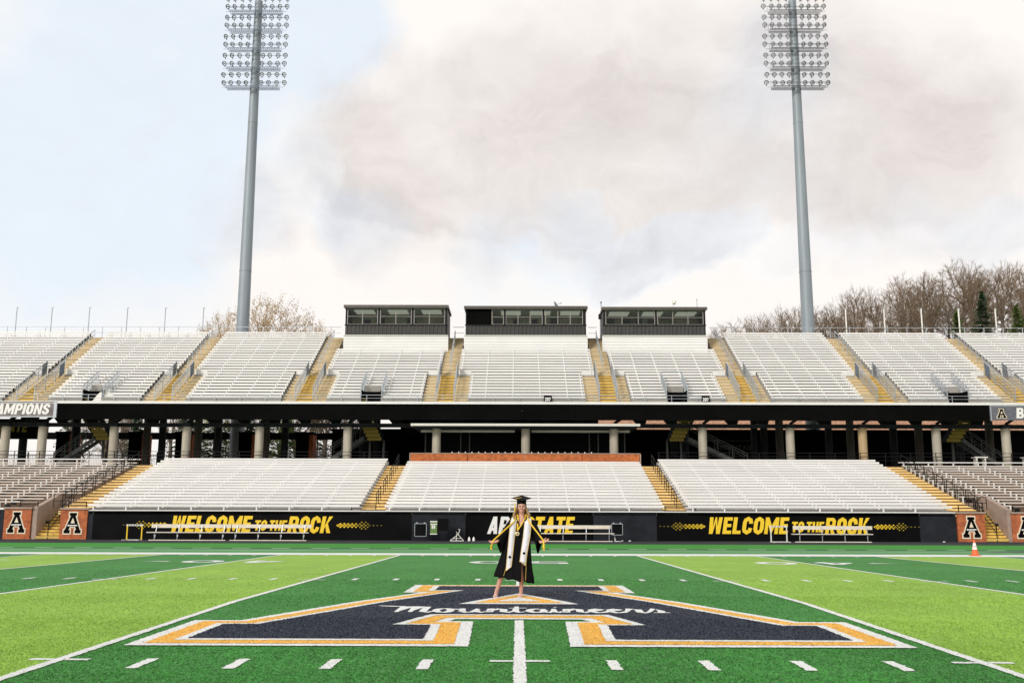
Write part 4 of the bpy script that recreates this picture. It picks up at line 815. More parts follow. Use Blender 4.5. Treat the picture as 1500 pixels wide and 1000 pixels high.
for x, lb in ((-38.8, 'leftmost dark kiosk with a brick side under the deck'), (-32.6, 'second dark kiosk from the left under the deck'), (-28.6, 'third dark kiosk from the left under the deck'), (-23.2, 'dark kiosk in front of the left light pole'), (-18.3, 'dark kiosk left of the bare trees seen under the deck')): kiosk(x, 85.5, 1.35, 8.2, lb)
# picket fence behind, low rail behind the lower stand
t = thing('picket_fence', 'tall thin black picket fence behind the stand, seen between the left columns', 'fence', (0, 92.5, 4.9)); mb = MB()
for k in range(300): mb.box(-58+k*.15, -58+k*.15+.022, 0, .022, 0, 1.95)
obj('pickets', mb, blackm, t, kind='stuff'); mb = MB(); mb.box(-58, -13, -.02, .04, 1.75, 1.80); mb.box(-58, -13, -.02, .04, .2, .25); obj('rails', mb, blackm, t)
pm = MB(); pm.box(-.05, .05, -.05, .05, 0, 2.1); pm = pm.mesh('post', blackm)
for k in range(19): inst('post', pm, t, (-57.5+k*2.4, 0, 0))
t = thing('concourse_railing', 'thin dark pipe railing along the back of the lower stand', 'railing', (0, 75.75, 5.0))
mb = MB()
for a, b in ((-52, -9.9), (10.5, 52)): [mb.bar((a, 0, z), (b, 0, z), .035) for z in (1.05, .78, .5)]
obj('rails', mb, blackm, t); pm = MB(); pm.box(-.025, .025, -.025, .025, 0, 1.07); pm = pm.mesh('post', blackm)
for x in [-51.6+k*1.9 for k in range(22)] + [10.6+k*1.9 for k in range(22)]: inst('post', pm, t, (x, 0, 0))
# stairs under the deck
def under_stair(xb, xt, dirx, ux, label):
    t = thing('under_deck_stair', label, 'stairs', (0, 0, 0), 0, 'steel stairs under the upper deck'); y = 79.0; zb, zt = 5.0, 7.3; n = 12; xb2 = xb
    mb = MB()
    for yy in (y-.6, y+.6): mb.bar((xb2, yy, zb+.05), (xt, yy, zt), .06, .30)
    obj('stringer', mb, grey_steel, t)
    mb = MB()
    for k in range(n): f = (k+.5)/n; x = xb2+(xt-xb2)*f; mb.box(x-.15, x+.15, y-.6, y+.6, zb+(zt-zb)*f+.10, zb+(zt-zb)*f+.15)
    obj('treads', mb, grey_steel, t)
    mb = MB()
    for yy in (y-.6, y+.6):
        for z in (.95, 1.15): mb.bar((xb2, yy, zb+z), (xt, yy, zt+z), .045)
        for k in range(5): f = k/4; mb.bar((xb2+(xt-xb2)*f, yy, zb+(zt-zb)*f), (xb2+(xt-xb2)*f, yy, zb+(zt-zb)*f+1.15), .045)
    obj('handrail', mb, grey_steel, t)
    xl = ux; mb = MB(); mb.box(min(xt, xl-.6), max(xt, xl+.6), y-.7, y+.7, zt-.12, zt); obj('landing', mb, dark_steel, t)
    for sx in (-.55, .55): mb = MB(); mb.box(xl+sx-.08, xl+sx+.08, y+.4, y+.56, 5.0, zt-.12); obj('landing_post', mb, grey_steel, t)
    for k in range(11):        # steps of the upper flight, rising towards the field to the deck opening
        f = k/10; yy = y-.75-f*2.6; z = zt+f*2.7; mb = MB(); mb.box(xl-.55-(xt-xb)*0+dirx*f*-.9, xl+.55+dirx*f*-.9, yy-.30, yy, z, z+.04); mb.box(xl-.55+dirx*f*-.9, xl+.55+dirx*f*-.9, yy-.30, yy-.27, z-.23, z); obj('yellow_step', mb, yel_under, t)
    mb = MB()
    for sx in (-.62, .62): mb.bar((xl+sx, y-.7, zt-.05), (xl+sx-dirx*.9, y-3.4, zt+2.7), .08, .36)
    obj('upper_stringer', mb, dark_steel, t)
under_stair(-36.5, -33.3, 1, -32.6, 'steel stair under the deck at the far left, yellow undersides above'); under_stair(-15.6, -12.2, 1, -11.3, 'steel stair under the deck left of the canopy')
under_stair(17.9, 13.3, -1, 12.35, 'steel stair under the deck right of the canopy'); under_stair(37.8, 34.7, -1, 33.9, 'steel stair under the deck at the far right')
# suite canopy and brick parapet
t = thing('suite_canopy', 'long white flat canopy above the brick parapet', 'canopy', (0, 0, 0)); mb = MB(); mb.box(-8.15, 9.15, 75.0, 79, 7.98, 8.16); obj('slab', mb, canopy_m, t)
mb = MB(); mb.box(-7.6, -1.2+.9, 77.3, 77.45, 7.68, 7.85); mb.box(.1+.9, 8.6, 77.3, 77.45, 7.68, 7.85); obj('rear_beam', mb, canopy_m, t)
mb = MB(); mb.box(-8.0, 9.0, 75.2, 78.8, 7.86, 7.975); obj('soffit', mb, dark_steel, t)
t = thing('gap_block', 'dark block added behind the canopy to shut out the bright gap', 'building', (0, 0, 0)); mb = MB(); mb.box(-9.5, 6.4, 80, 88, 8.0, 9.6); obj('wall', mb, wall_dark, t)  # added dark mass, closes off the bright strip above the canopy
t = thing('brick_parapet', 'long low orange brick parapet behind the middle lower seats', 'brick wall', (0, 0, 0)); 
brick2 = brick_mat('parapet_brick', (.50, .13, .03), (.40, .09, .02), (.36, .15, .06))
for k in range(4):
    a = -8.12+k*4.29; mb = MB(); mb.box(a+.02, a+4.27, 74.9, 75.25, 4.6, 5.88); obj('brick_panel', mb, brick2, t)
mb = MB(); mb.box(-8.16, 9.1, 74.86, 75.3, 5.882, 5.94); obj('stone_cap', mb, conc_tan, t)
pm = MB(); pm.lathe([(.03, 0), (.045, .04), (.035, .08), (.01, .09)], 8); pm = pm.mesh('white_knob', white_ink)
for k in range(22): inst('white_knob', pm, t, (-5.0+k*.498, 75.0, 5.945))
for s in (-1, 1): mb = MB(); mb.box(-8.18 if s < 0 else 9.06, -8.12 if s < 0 else 9.14, 74.88, 75.28, 4.6, 5.88); obj('end_strip', mb, conc_tan, t)
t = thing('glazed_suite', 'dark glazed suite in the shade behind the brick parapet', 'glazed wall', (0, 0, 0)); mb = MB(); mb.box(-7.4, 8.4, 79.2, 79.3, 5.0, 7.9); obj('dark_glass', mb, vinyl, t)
for x in (-7.4, -4.6, -3.9, 5.6, 6.3, 8.4): mb = MB(); mb.box(x-.05, x+.05, 79.12, 79.2, 5.0, 7.9); obj('mullion', mb, grey_steel, t)
# white trestles on the far right concourse
for x, lb in ((34.9, 'white trestle table on the right concourse left of the last column'), (38.6, 'white trestle table at the right edge of the concourse')):
    t = thing('trestle_table', lb, 'table', (x, 76.0, 5.0)); mb = MB(); mb.box(-.5, .5, -.3, .3, .72, .80); obj('table_top', mb, white_paint, t)
    for s in (-.32, .32): mb = MB(); mb.box(s-.05, s+.05, -.25, .25, 0, .72); obj('leg', mb, white_paint, t)
# brick building behind the stand on the right, seen through the slot below the fascia
t = thing('brick_building', 'tan brick building behind the stand, glimpsed between fascia and beam', 'building', (0, 0, 0)); bb = brick_mat('far_brick', (.62, .33, .20), (.52, .26, .16), (.6, .4, .3), 2)
mb = MB(); mb.box(3, 58, 108, 116, 4, 19); obj('wall', mb, bb, t); mb = MB(); mb.box(2.6, 58.4, 107.7, 116.3, 19.02, 19.3); obj('roof', mb, roof_m, t)
for k in range(14): mb = MB(); mb.box(6+k*3.6, 7.5+k*3.6, 107.93, 107.99, 12.2, 14); obj('window', mb, vinyl, t)
# ------------------------------------------------------------------ light towers
lens_m = bpy.data.materials.new('lamp_lens'); lens_m.use_nodes = True; lens_m.node_tree.nodes.clear(); _o = lens_m.node_tree.nodes.new('ShaderNodeOutputMaterial'); _a = lens_m.node_tree.nodes.new('ShaderNodeBsdfTransparent'); _b = lens_m.node_tree.nodes.new('ShaderNodeBsdfTranslucent'); _m = lens_m.node_tree.nodes.new('ShaderNodeMixShader')
_a.inputs[0].default_value = (.93, .95, .94, 1); _b.inputs[0].default_value = (.8, .8, .8, 1); _m.inputs[0].default_value = .22; lens_m.node_tree.links.new(_a.outputs[0], _m.inputs[1]); lens_m.node_tree.links.new(_b.outputs[0], _m.inputs[2]); lens_m.node_tree.links.new(_m.outputs[0], _o.inputs[0])
house_m = mat('lamp_housing', (.09, .098, .085), .5, .2, .5, 1.3)
def light_pole(x, label):
    t = thing('light_pole', label, 'light tower', (x, 90.0, 4.6), 0, 'stadium light towers'); mb = MB(); mb.tube([(0, 0, 0), (0, 0, 13.2), (0, 0, 26), (0, 0, 46.1)], [.66, .58, .50, .37], 18); 
    obj('shaft', mb, galv, t)
    for z, r in ((9.5, .63), (19, .57), (33.5, .47)): mb = MB(); mb.lathe([(r, 0), (r, .05)], 18, (0, 0, z)); obj('joint_collar', mb, galv, t)
    hm = MB(); hm.lathe([(.160, .02), (.212, .02), (.226, -.05), (.174, -.05), (.160, .02)], 14, (0, 0, 0), (0, 1, 0), cap=False); hm.lathe([(.01, .12), (.035, .11), (.045, .05), (.03, .02), (.01, .02)], 8, (.0, 0, -.02), (0, 1, 0)); hm.box(-.03, .03, .0, .06, -.34, -.18); hm = hm.mesh('floodlight', house_m)
    lm = MB(); lm.lathe([(.0, -.035), (.10, -.033), (.176, -.03)], 14, (0, 0, 0), (0, 1, 0), cap=False); lm = lm.mesh('lens', lens_m)
    vm = MB(); vm.box(-.12, .12, -.075, -.06, -.01, .03); vm = vm.mesh('visor', house_m)
    rnd = random.Random(int(x))
    for z1, z2, zc in ((50.55, 49.75, 49.12), (48.62, 47.82, 47.18), (46.65, 45.84, 45.25), (44.70, 43.88, 43.28), (42.74, 41.92, 41.36)):
        for row, z in enumerate((z1, z2)):
            for s in (-1, 1):
                for k in range(4):
                    o = inst('floodlight', hm, t, (.10*math.copysign(1, -x)+s*(.72+k*.725)+rnd.uniform(-.04, .04), -.75, z-4.6), (rnd.uniform(.25, .5), rnd.uniform(-.1, .1), s*rnd.uniform(0, .35)+rnd.uniform(-.15, .15)))
                    inst('lens', lm, o); inst('visor', vm, o, (0, 0, 0), (0, rnd.uniform(-.6, .6), 0))
        mb = MB(); zc -= 4.6
        for y in (-.95, -.35):
            for z in (0, .14): mb.bar((-2.5, y, zc+z), (2.5, y, zc+z), .05)
        for k in range(26): xx = -2.5+k*.2; mb.bar((xx, -.95, zc), (xx+.1, -.95, zc+.14), .022); mb.bar((xx, -.95, zc), (xx, -.35, zc), .02)
        mb.bar((-2.95, -.75, zc+.62), (2.95, -.75, zc+.62), .03); mb.bar((-2.95, -.75, zc+1.42), (2.95, -.75, zc+1.42), .03); mb.bar((-2.5, -.95, zc+.42), (2.5, -.95, zc+.42), .02)
        for k in range(9): xx = -2.6+k*.65; mb.bar((xx, -.75, zc), (xx, -.75, zc+.62), .018)
        mb.bar((-2.95, -.75, zc+.10), (2.95, -.75, zc+.10), .02)
        obj('lamp_platform', mb, rail_blue if x < 0 else grey_steel, t)
    return t
light_pole(-25.45, 'tall grey light tower left of centre, lamps on five racks'); light_pole(26.55, 'tall grey light tower right of centre, lamps on five racks')
# ------------------------------------------------------------------ field-side equipment
def team_bench(x0, x1, y, label, legs, z0=-.165):
    t = thing('team_bench', label, 'bench', (x0, y, z0), 0, 'long team benches in front of the banners'); w = x1-x0; mb = MB(); mb.box(0, w, -.02, .03, .74, .95); obj('backrest', mb, bench_m, t)
    mb = MB(); mb.box(-.15, w-.1, -.42, -.12, .45, .50); obj('seat', mb, bench_m, t)
    for k in range(legs):
        x = .35+k*(w-.7)/(legs-1); mb = MB(); mb.bar((x-.05, -.30, .0), (x, -.05, .9), .035); mb.bar((x-.05, -.35, .44), (x-.05, -.30, .02), .035); obj('leg', mb, rail_m, t)
    mb = MB(); mb.box(0, w-.2, -.4, -.34, .0, .05); obj('base_rail', mb, bench_m, t)
team_bench(-21.9, -17.15, 60.3, 'leftmost long white team bench under the word WELCOME', 4); team_bench(-17.1, -12.35, 60.3, 'white team bench under the words TO THE ROCK on the left banner', 4)
team_bench(.95, 5.75, 60.3, 'white team bench in front of the word STATE', 4); team_bench(16.3, 21.0, 60.3, 'white team bench in front of the right banner, beside a hurdle', 4)
def hurdle(x, y, w, h, label, face, post):
    t = thing('hurdle', label, 'hurdle', (x, y, -.165), 0, 'track hurdles by the banners'); mb = MB(); mb.box(0, w, -.02, .02, h-.09, h); obj('top_bar', mb, face, t)
    for s in (.06, w-.06): mb = MB(); mb.box(s-.03, s+.03, -.025, .025, .04, h-.09); obj('upright', mb, post, t); mb = MB(); mb.box(s-.03, s+.03, -.7, .05, 0, .045); obj('foot', mb, white_paint, t)
    mb = MB(); mb.box(0, w, -.05, .03, .0, .045); obj('base_bar', mb, white_paint, t)
    for k in range(5): mb = MB(); mb.box(.12+k*(w-.24)/5, .12+k*(w-.24)/5+.07, -.026, -.0205, h-.07, h-.03); obj('bar_marking', mb, black_ink, t)
hurdle(-23.45, 60.4, 1.0, .93, 'white hurdle with yellow uprights left of the first bench', white_paint, yel_ink); hurdle(14.85, 60.0, 1.05, .96, 'white hurdle in front of the E of the right banner', white_paint, white_paint)
def case(x, y, w, h, z, label, m=vinyl, trim=rail_m):
    t = thing('equipment_case', label, 'case', (x, y, z)); mb = MB(); mb.box(0, w, -.3, .3, .03, h); obj('case_body', mb, m, t)
    mb = MB()
    for a, b in (((0, 0), (w, 0)), ((0, h), (w, h))): mb.box(a[0]-.015, b[0]+.015, -.315, -.285, a[1], a[1]+.03)
    for a in (0, w): mb.box(a-.015, a+.015, -.315, -.285, 0, h)
    for a in (.12, w-.12): mb.box(a-.05, a+.05, -.3, -.2, h+.03, h+.09)
    obj('metal_edges', mb, trim, t); return t
case(-6.2, 60.7, .70, .74, .10, 'square black case with pale metal edges hung on the charcoal panel')

t = case(-4.85, 60.8, .66, .74, .40, 'taller black case right of the green cooler', vinyl, blackm); mb = MB(); mb.bar((.0, 0, -.02), (.35, 0, -.56), .05); mb.bar((.66, 0, -.02), (.40, 0, -.56), .05); mb.bar((.37, -.2, -.54), (.37, .3, -.54), .05); obj('stand', mb, blackm, t)
t = bpy.data.objects[[o.name for o in COL.objects if o.get('label', '').startswith('square black case')][0]]; mb = MB()
for xx in (.08, .62): mb.bar((xx, 0, .03), (xx, 0, -.26), .05)
obj('leg', mb, blackm, t)
t = case(5.5, 60.2, .64, .64, .22, 'square black case on a white post at the end of the STATE bench'); mb = MB(); mb.bar((.2, 0, .03), (.22, 0, -.38), .06); mb.bar((.22, 0, -.36), (.55, -.1, -.38), .05); obj('post', mb, white_paint, t)
t = thing('water_cooler', 'green upright cooler with white bands and a white W', 'cooler', (-5.28, 60.7, .22)); green_p = mat('green_plastic', (.12, .22, .05), .5, 0, .1)
mb = MB(); mb.box(0, .40, -.2, .2, .0, .78); obj('cooler_body', mb, green_p, t); mb = MB(); mb.box(-.01, .41, -.21, .21, .58, .63); mb.box(-.01, .41, -.21, .21, .0, .05); mb.box(-.01, .41, -.21, .21, .73, .79); obj('white_band', mb, white_ink, t); lettering('l', 'W', .07, .33, .22, .24, -.2, white_ink, t, 0)
mb = MB(); [mb.bar((xx, 0, 0), (xx, 0, -.38), .04) for xx in (.05, .35)]; obj('leg', mb, blackm, t)
t = thing('wire_stand', 'small white bent-wire stand on the track strip', 'stand', (-3.68, 60.2, -.16)); mb = MB()
for a, b in (((-.38, 0, .02), (.42, 0, .02)), ((-.38, 0, .03), (.12, 0, .42)), ((.42, 0, .03), (.05, 0, .42)), ((-.2, 0, .15), (.3, 0, .17)), ((.05, 0, .42), (-.02, 0, .55)), ((.1, 0, .42), (.2, 0, .66)), ((.2, 0, .66), (.1, 0, .70)), ((-.36, -.3, .02), (.4, -.3, .02)), ((0, 0, .4), (0, -.3, .02))): mb.tube([a, b], .022, 5)
obj('wire_frame', mb, white_paint, t)
for x, lb in ((-2.95, 'left of two white bottles on the track strip'), (-2.68, 'right of two white bottles on the track strip')):
    t = thing('water_bottle', lb, 'bottle', (x, 60.5, -.163), 0, 'white bottles on the track strip'); mb = MB(); mb.lathe([(.07, 0), (.075, .02), (.075, .15), (.04, .19), (.035, .20)], 12); obj('bottle_body', mb, white_ink, t); mb = MB(); mb.lathe([(.04, .20), (.04, .23), (.015, .26)], 10); obj('cap', mb, white_paint, t)
for k, (x, lb) in enumerate(((6.1, 'tiny white bottle lying under the post of the black case'), (6.55, 'tiny white bottle right of the case post'), (25.2, 'tiny white object at the foot of the charcoal wall'))):
    t = thing('small_bottle', lb, 'bottle', (x, 60.4, -.163)); mb = MB(); mb.lathe([(.035, 0), (.035, .10), (.015, .14)], 8, (0, 0, .035), (1, .2, 0)); obj('bottle_body', mb, white_ink, t)
orange = mat('cone_orange', (.80, .12, .025), .5, 0, .06)
t = thing('traffic_cone', 'orange traffic cone with two white collars standing on the far sideline', 'traffic cone', (18.03, 40.3, gz(40.3)+.01)); mb = MB(); mb.box(-.17, .17, -.17, .17, 0, .03); obj('base_plate', mb, orange, t)
mb = MB(); mb.lathe([(.14, .031), (.125, .06), (.092, .25)], 18); mb.lathe([(.076, .345), (.070, .375)], 18); mb.lathe([(.048, .50), (.028, .60), (.022, .61)], 18); obj('cone_body', mb, orange, t)
mb = MB(); mb.lathe([(.092, .251), (.077, .344)], 18); obj('white_collar', mb, white_ink, t); mb = MB(); mb.lathe([(.070, .376), (.048, .499)], 18); obj('white_collar', mb, white_ink, t)
# ------------------------------------------------------------------ trees
def grow(seed, height, half, base=.28, n=260, sprays=9, tww=.012, tl=1.0):
    """a bare crown: limbs split towards points spread through an uneven egg-shaped crown, each ending in a spray of twigs"""
    rd = random.Random(seed); wood = MB(); tw = MB(); T = []; lobes = [(rd.uniform(0, 6.28), rd.uniform(.10, .28)) for _ in range(5)]
    while len(T) < n:
        u = Vector((rd.uniform(-1, 1), rd.uniform(-1, 1), rd.uniform(-1, 1)))
        if not .25 < u.length < 1: continue
        az = math.atan2(u.y, u.x); k = 1 - sum(w*max(0, math.cos(az-a))**3 for a, w in lobes)*.6
        z = height*(base + (1-base)*(.5+.5*u.z)); q = Vector((u.x*half*k, u.y*half*k, z))
        if u.z < -.55 and rd.random() < .6: continue
        T.append(q)
    def rec(p, d, ts, depth):
        m = len(ts); r = height*.016*(m/n)**.48+.006
        if m <= 2:
            for t in ts:
                mid = p.lerp(t, .55)+Vector((rd.gauss(0, .12), rd.gauss(0, .12), rd.gauss(-.05, .1))); tw.tube([p, mid, t], [r, r*.7, r*.4], 3, cap=False); dd = (t-p).normalized()
                for k in range(sprays):
                    f = rd.uniform(.3, 1); b0 = mid.lerp(t, f); e = b0+(dd*.7+Vector((rd.gauss(0, .6), rd.gauss(0, .6), rd.gauss(.25, .45)))).normalized()*rd.uniform(.4, 1)*tl
                    s_ = (e-b0).cross(Vector((rd.gauss(0, 1), rd.gauss(0, 1), rd.gauss(0, 1)))).normalized()*tww; tw.add([b0-s_, b0+s_, e], [(0, 1, 2)])
            return
        c = sum(ts, Vector())/m; f = .30 if depth < 2 else .42; q = p.lerp(c, f)+Vector((rd.gauss(0, .22), rd.gauss(0, .22), rd.gauss(0, .15)))*min(1, m/20)
        mid = p+(q-p)*.5+d*((q-p).length*.12); (wood if m > 5 else tw).tube([p, mid, q], [r*1.08, r, r*.92], 6 if m > 40 else 3, cap=False)
        seeds = rd.sample(ts, min(m, 3 if m > 12 else 2)); G = [[] for _ in seeds]
        for t in ts: G[min(range(len(seeds)), key=lambda i: (t-seeds[i]).length)].append(t)
        for g in G:
            if g: rec(q, (q-p).normalized(), g, depth+1)
    tz = height*base*.75; wood.tube([(0, 0, -.6), (rd.gauss(0, .08), 0, tz*.5), (0, 0, tz)], [height*.022, height*.018, height*.0165], 7, cap=False); rec(Vector((0, 0, tz)), Vector((0, 0, 1)), T, 0)
    return wood, tw
BARE = []
for sd, hf, bs in ((11, 4.2, .20), (12, 3.4, .27), (13, 5.0, .15), (14, 3.8, .24), (15, 4.6, .18)):
    w_, t_ = grow(sd, 15, hf, bs); BARE.append((w_.mesh('trunk', bark), t_.mesh('crown', twig)))

def bare_tree(x, y, z, s, k, label, group, rz, sx=1.0, pair=None):
    t = thing('bare_tree', label, 'tree', (x, y, z), rz, group); t.scale = (s*sx, s*sx, s); me = pair or BARE[k % 5]; inst('trunk', me[0], t); inst('crown', me[1], t); return t
rd = random.Random(5)
def sky_top(x, y):
    xs = [20, 27, 33, 39, 43, 47, 53, 57, 61, 68, 73, 90, 130]; zs = [25.5, 27.2, 29, 31.4, 31.0, 32.6, 36.2, 36.0, 38.2, 37.4, 37.6, 38, 38]
    xe = x*140/y
    for i in range(len(xs)-1):
        if xs[i] <= xe <= xs[i+1]: return 1.4+((zs[i]+(zs[i+1]-zs[i])*(xe-xs[i])/(xs[i+1]-xs[i]))-1.4)*y/140
    return 26 if xe < 20 else 38
cnt = 0
for row, (y, st) in enumerate(((128, 3.6), (137, 3.8), (148, 4.2), (164, 5.5))):
    x = 22+row*1.3
    while x < 78*y/140+16:
        xx = x+rd.uniform(-1, 1); yy = y+rd.uniform(-3, 3); z = terrain_z(xx, yy)-.3; top = sky_top(xx, yy) + .8 - (rd.uniform(0, 2.6) + (0 if row > 1 else rd.uniform(0, 2.5)))*(.25 if xx < 44 else 1); h = top-z
        s = max(.35, h/15)
        bare_tree(xx, yy, z, s, cnt, 'leafless tree in the wood on the hill behind the right end of the stand', 'leafless trees of the hill wood', rd.uniform(0, 6.28), rd.uniform(.85, 1.15) if h > 12 else 1.25); cnt += 1; x += st*rd.uniform(.75, 1.3)
def conifer(x, y, z, h, r, label, seed, m=needle, group=None):
    rd2 = random.Random(seed); t = thing('conifer_tree', label, 'tree', (x, y, z), 0, group); mb = MB(); mb.tube([(0, 0, 0), (0, 0, h)], [h*.018, .02], 6); obj('trunk', mb, bark, t); mb = MB(); n = int(h*9)
    for i in range(n):
        f = .10+.9*i/n; zc = h*f; rr2 = r*(1-f)**.8*rd2.uniform(.65, 1.1)+.08
        for k in range(3):
            a = rd2.uniform(0, 6.283); e = Vector((math.cos(a)*rr2, math.sin(a)*rr2, zc-rr2*.18)); b = Vector((0, 0, zc))
            for j in range(7):
                q = b.lerp(e, (j+1)/7)+Vector((rd2.gauss(0, .05), rd2.gauss(0, .05), rd2.gauss(0, .05))); L2 = .14+rr2*.28*(1-j/9); sd = Vector((-math.sin(a), math.cos(a), 0))
                for s in (-1, 1):
                    tip = q+sd*s*L2+Vector((math.cos(a), math.sin(a), 0))*L2*.5+Vector((0, 0, rd2.uniform(-.22, .05))); wv = Vector((math.cos(a), math.sin(a), .3))*.07; mb.add([q-wv, q+wv, tip], [(0, 1, 2)])
    obj('crown', mb, m, t); return t
conifer(57.6, 121.5, terrain_z(57.6, 121.5), 29.0-terrain_z(57.6, 121.5), 2.9, 'dark green conifer standing among the bare trees on the right', 3)
for k, (x, y, h, r, lb) in enumerate(((61.5, 121, 6.0, 2.6, 'low broad evergreen at the far right above the seats'), (55.0, 123, 5.6, 2.2, 'low green evergreen left of the tall conifer'))):
    conifer(x, y, terrain_z(x, y), 27.2-terrain_z(x, y)-1.2*k*.3, r, lb, 70+k, leaf_g if k < 2 else needle)
# budding tree behind the left light tower and its smaller neighbour
wt_, tt_ = grow(31, 15, 6.2, .3, 620, 9, .014, .6); rb_ = random.Random(8); tips_ = [Vector(tt_.v[f[2]]) for f in tt_.f if len(f) == 3]
for c_ in tips_:
    for k_ in range(2): q_ = c_+Vector((rb_.gauss(0, .16), rb_.gauss(0, .16), rb_.gauss(0, .14))); u_ = Vector((rb_.gauss(0, 1), rb_.gauss(0, 1), rb_.gauss(0, 1))).normalized()*.12; w_2 = Vector((rb_.gauss(0, 1), rb_.gauss(0, 1), rb_.gauss(0, 1))).normalized()*.12; tt_.add([q_, q_+u_, q_+w_2], [(0, 1, 2)])
pair = (wt_.mesh('trunk', bark), tt_.mesh('crown', twig_tan))
bare_tree(-27.2, 106, 4.2, 20.6/15, 0, 'budding tan tree rising just right of the left light tower', 'budding trees behind the left tower', 1.1, .80, pair); bare_tree(-32.8, 109, 4.2, 19.6/15, 0, 'smaller budding tree left of the left light tower', 'budding trees behind the left tower', 3.2, .55, pair); bare_tree(-23.3, 112, 4.2, 19.0/15, 0, 'low budding tree right of the tallest tan tree', 'budding trees behind the left tower', 5.0, .62, pair)
# trees low behind the stand, seen between the left columns
for k, (x, y, h, lb) in enumerate(((-50.5, 112, 6.0, 'green conifer seen under the deck at the far left'), (-37.3, 116, 5.5, 'green conifer right of the first kiosk, seen under the deck'), (-35.2, 120, 5.5, 'small conifer seen under the deck behind the leftmost stair'), (-31.8, 104, 6.5, 'green conifer behind the second kiosk'), (-29.5, 108, 6.5, 'dense conifer seen between the third and fourth bays'), (-26.8, 106, 6, 'conifer behind the column left of the light tower base'), (-24.0, 103, 5.5, 'yellow-green conifer beside the fourth kiosk'), (-21.8, 108, 5.5, 'conifer seen right of the light tower base'), (-33.5, 101, 6.2, 'tall conifer just right of the leftmost stair, under the deck'), (-39.8, 104, 5.0, 'conifer left of the leftmost pale column pair'), (-46.8, 120, 6.5, 'distant conifer beyond the dim STATE banner'))):
    conifer(x, y, 4.1, h*1.55, h*.48, lb, 40+k, leaf_g if k in (3, 6, 1) else needle, 'conifers behind the left bays')
for k, (x, y, s, lb) in enumerate(((-47.5, 108, .36, 'pale bare shrub tree at the far left under the deck'), (-44.5, 112, .4, 'pale bare tree beside the dim STATE banner'), (-42.8, 106, .33, 'low bare tree behind the picket fence at the left'), (-20.2, 104, .6, 'bare tree behind the kiosk right of the tower base'), (-18.8, 107, .7, 'bare tree seen between the last two kiosks'), (-17.2, 103, .62, 'bare tree left of the dark building under the deck'), (-30.9, 113, .5, 'bare tree behind the third kiosk'), (-28.2, 118, .7, 'tall bare tree beyond the conifers, between the third and fourth kiosks'), (-36.0, 110, .6, 'bare tree beyond the second kiosk'), (-24.8, 112, .75, 'bare tree just left of the tower base'), (-49, 118, .7, 'farthest bare tree at the left end under the deck'), (-40.5, 116, .6, 'bare tree behind the first kiosk'))):
    bare_tree(x, y, 4.2, s*1.5, k, lb, 'bare trees behind the left bays', k*1.7, 1.1)
t = thing('yellow_shrub', 'round yellow-green shrub beside the fourth kiosk under the deck', 'shrub', (-22.6, 91.3, 4.9)); mb = MB(); r3 = random.Random(9)
for k in range(1400):
    a, b = r3.uniform(0, 6.28), math.acos(r3.uniform(-.2, 1)); rr3 = r3.uniform(.7, 1)**.5; c = Vector((math.cos(a)*math.sin(b)*.55*rr3, math.sin(a)*math.sin(b)*.55*rr3, .2+math.cos(b)*1.55*rr3)); d = Vector((r3.gauss(0, 1), r3.gauss(0, 1), r3.gauss(0, 1))).normalized()*.07; e = Vector((r3.gauss(0, 1), r3.gauss(0, 1), r3.gauss(0, 1))).normalized()*.07; mb.add([c, c+d, c+e], [(0, 1, 2)])
obj('crown', mb, mat('yellow_green_leaves', (.28, .26, .03), .8, 0, .3, 3), t)
# ------------------------------------------------------------------ the graduate
skin = mat('skin', (.60, .33, .24), .5, 0, .05, 12); skin_leg = skin
gown_m = mat('black_gown_cloth', (.0045, .0045, .005), .8, 0, .2, 4, .4, 60, spec=.12); satin = mat('white_satin', (.70, .70, .74), .35, 0, .10, 14, .25, 30)
cord_m = mat('gold_cord', (.80, .52, .03), .55, 0, .1, 30); trim_m = mat('gold_trim', (.72, .50, .10), .5, 0, .1); hair_m = mat('blonde_brown_hair', (.22, .12, .05), .5, 0, .5, 22, col2=(.56, .37, .17), stretch=(4, 4, .4))
P0 = thing('person', 'smiling graduate in black cap and gown, white stole, gold cords held out in both hands', 'person', (0, 17.36, gz(17.36)+.024))
def capsules(chains):
    """chains: list of [(point, radius | (rx, ry)), ...]; blended by voxel remesh into one skin"""
    mb = MB()
    for ch in chains:
        pts, rad = [], []
        for i in range(len(ch)-1):
            (p, r), (q, s) = ch[i], ch[i+1]; p, q = Vector(p), Vector(q); n = max(2, int((q-p).length/.03))
            for k in range(n): pts.append(p.lerp(q, k/n)); rad.append(r+(s-r)*k/n)
        pts.append(Vector(ch[-1][0])); rad.append(ch[-1][1]); mb.tube(pts, rad, 12)
        for p, r in (ch[0], ch[-1]): mb.lathe([(.001, -r)] + [(r*math.cos(a), r*math.sin(a)) for a in [R(-75+15*j) for j in range(11)]] + [(.001, r)], 10, p)
    return mb
def ell(mb, c, rx, ry, rz, n=14, m=10):
    vs = []; fs = []
    for j in range(m+1):
        t = math.pi*j/m
        for i in range(n): a = 2*math.pi*i/n; vs.append((c[0]+rx*math.sin(t)*math.cos(a), c[1]+ry*math.sin(t)*math.sin(a), c[2]+rz*math.cos(t)))
    fs = [(j*n+i, j*n+(i+1) % n, (j+1)*n+(i+1) % n, (j+1)*n+i) for j in range(m) for i in range(n)]; return mb.add(vs, fs, 0, True)
HX, HZ = .040, 1.500       # head centre
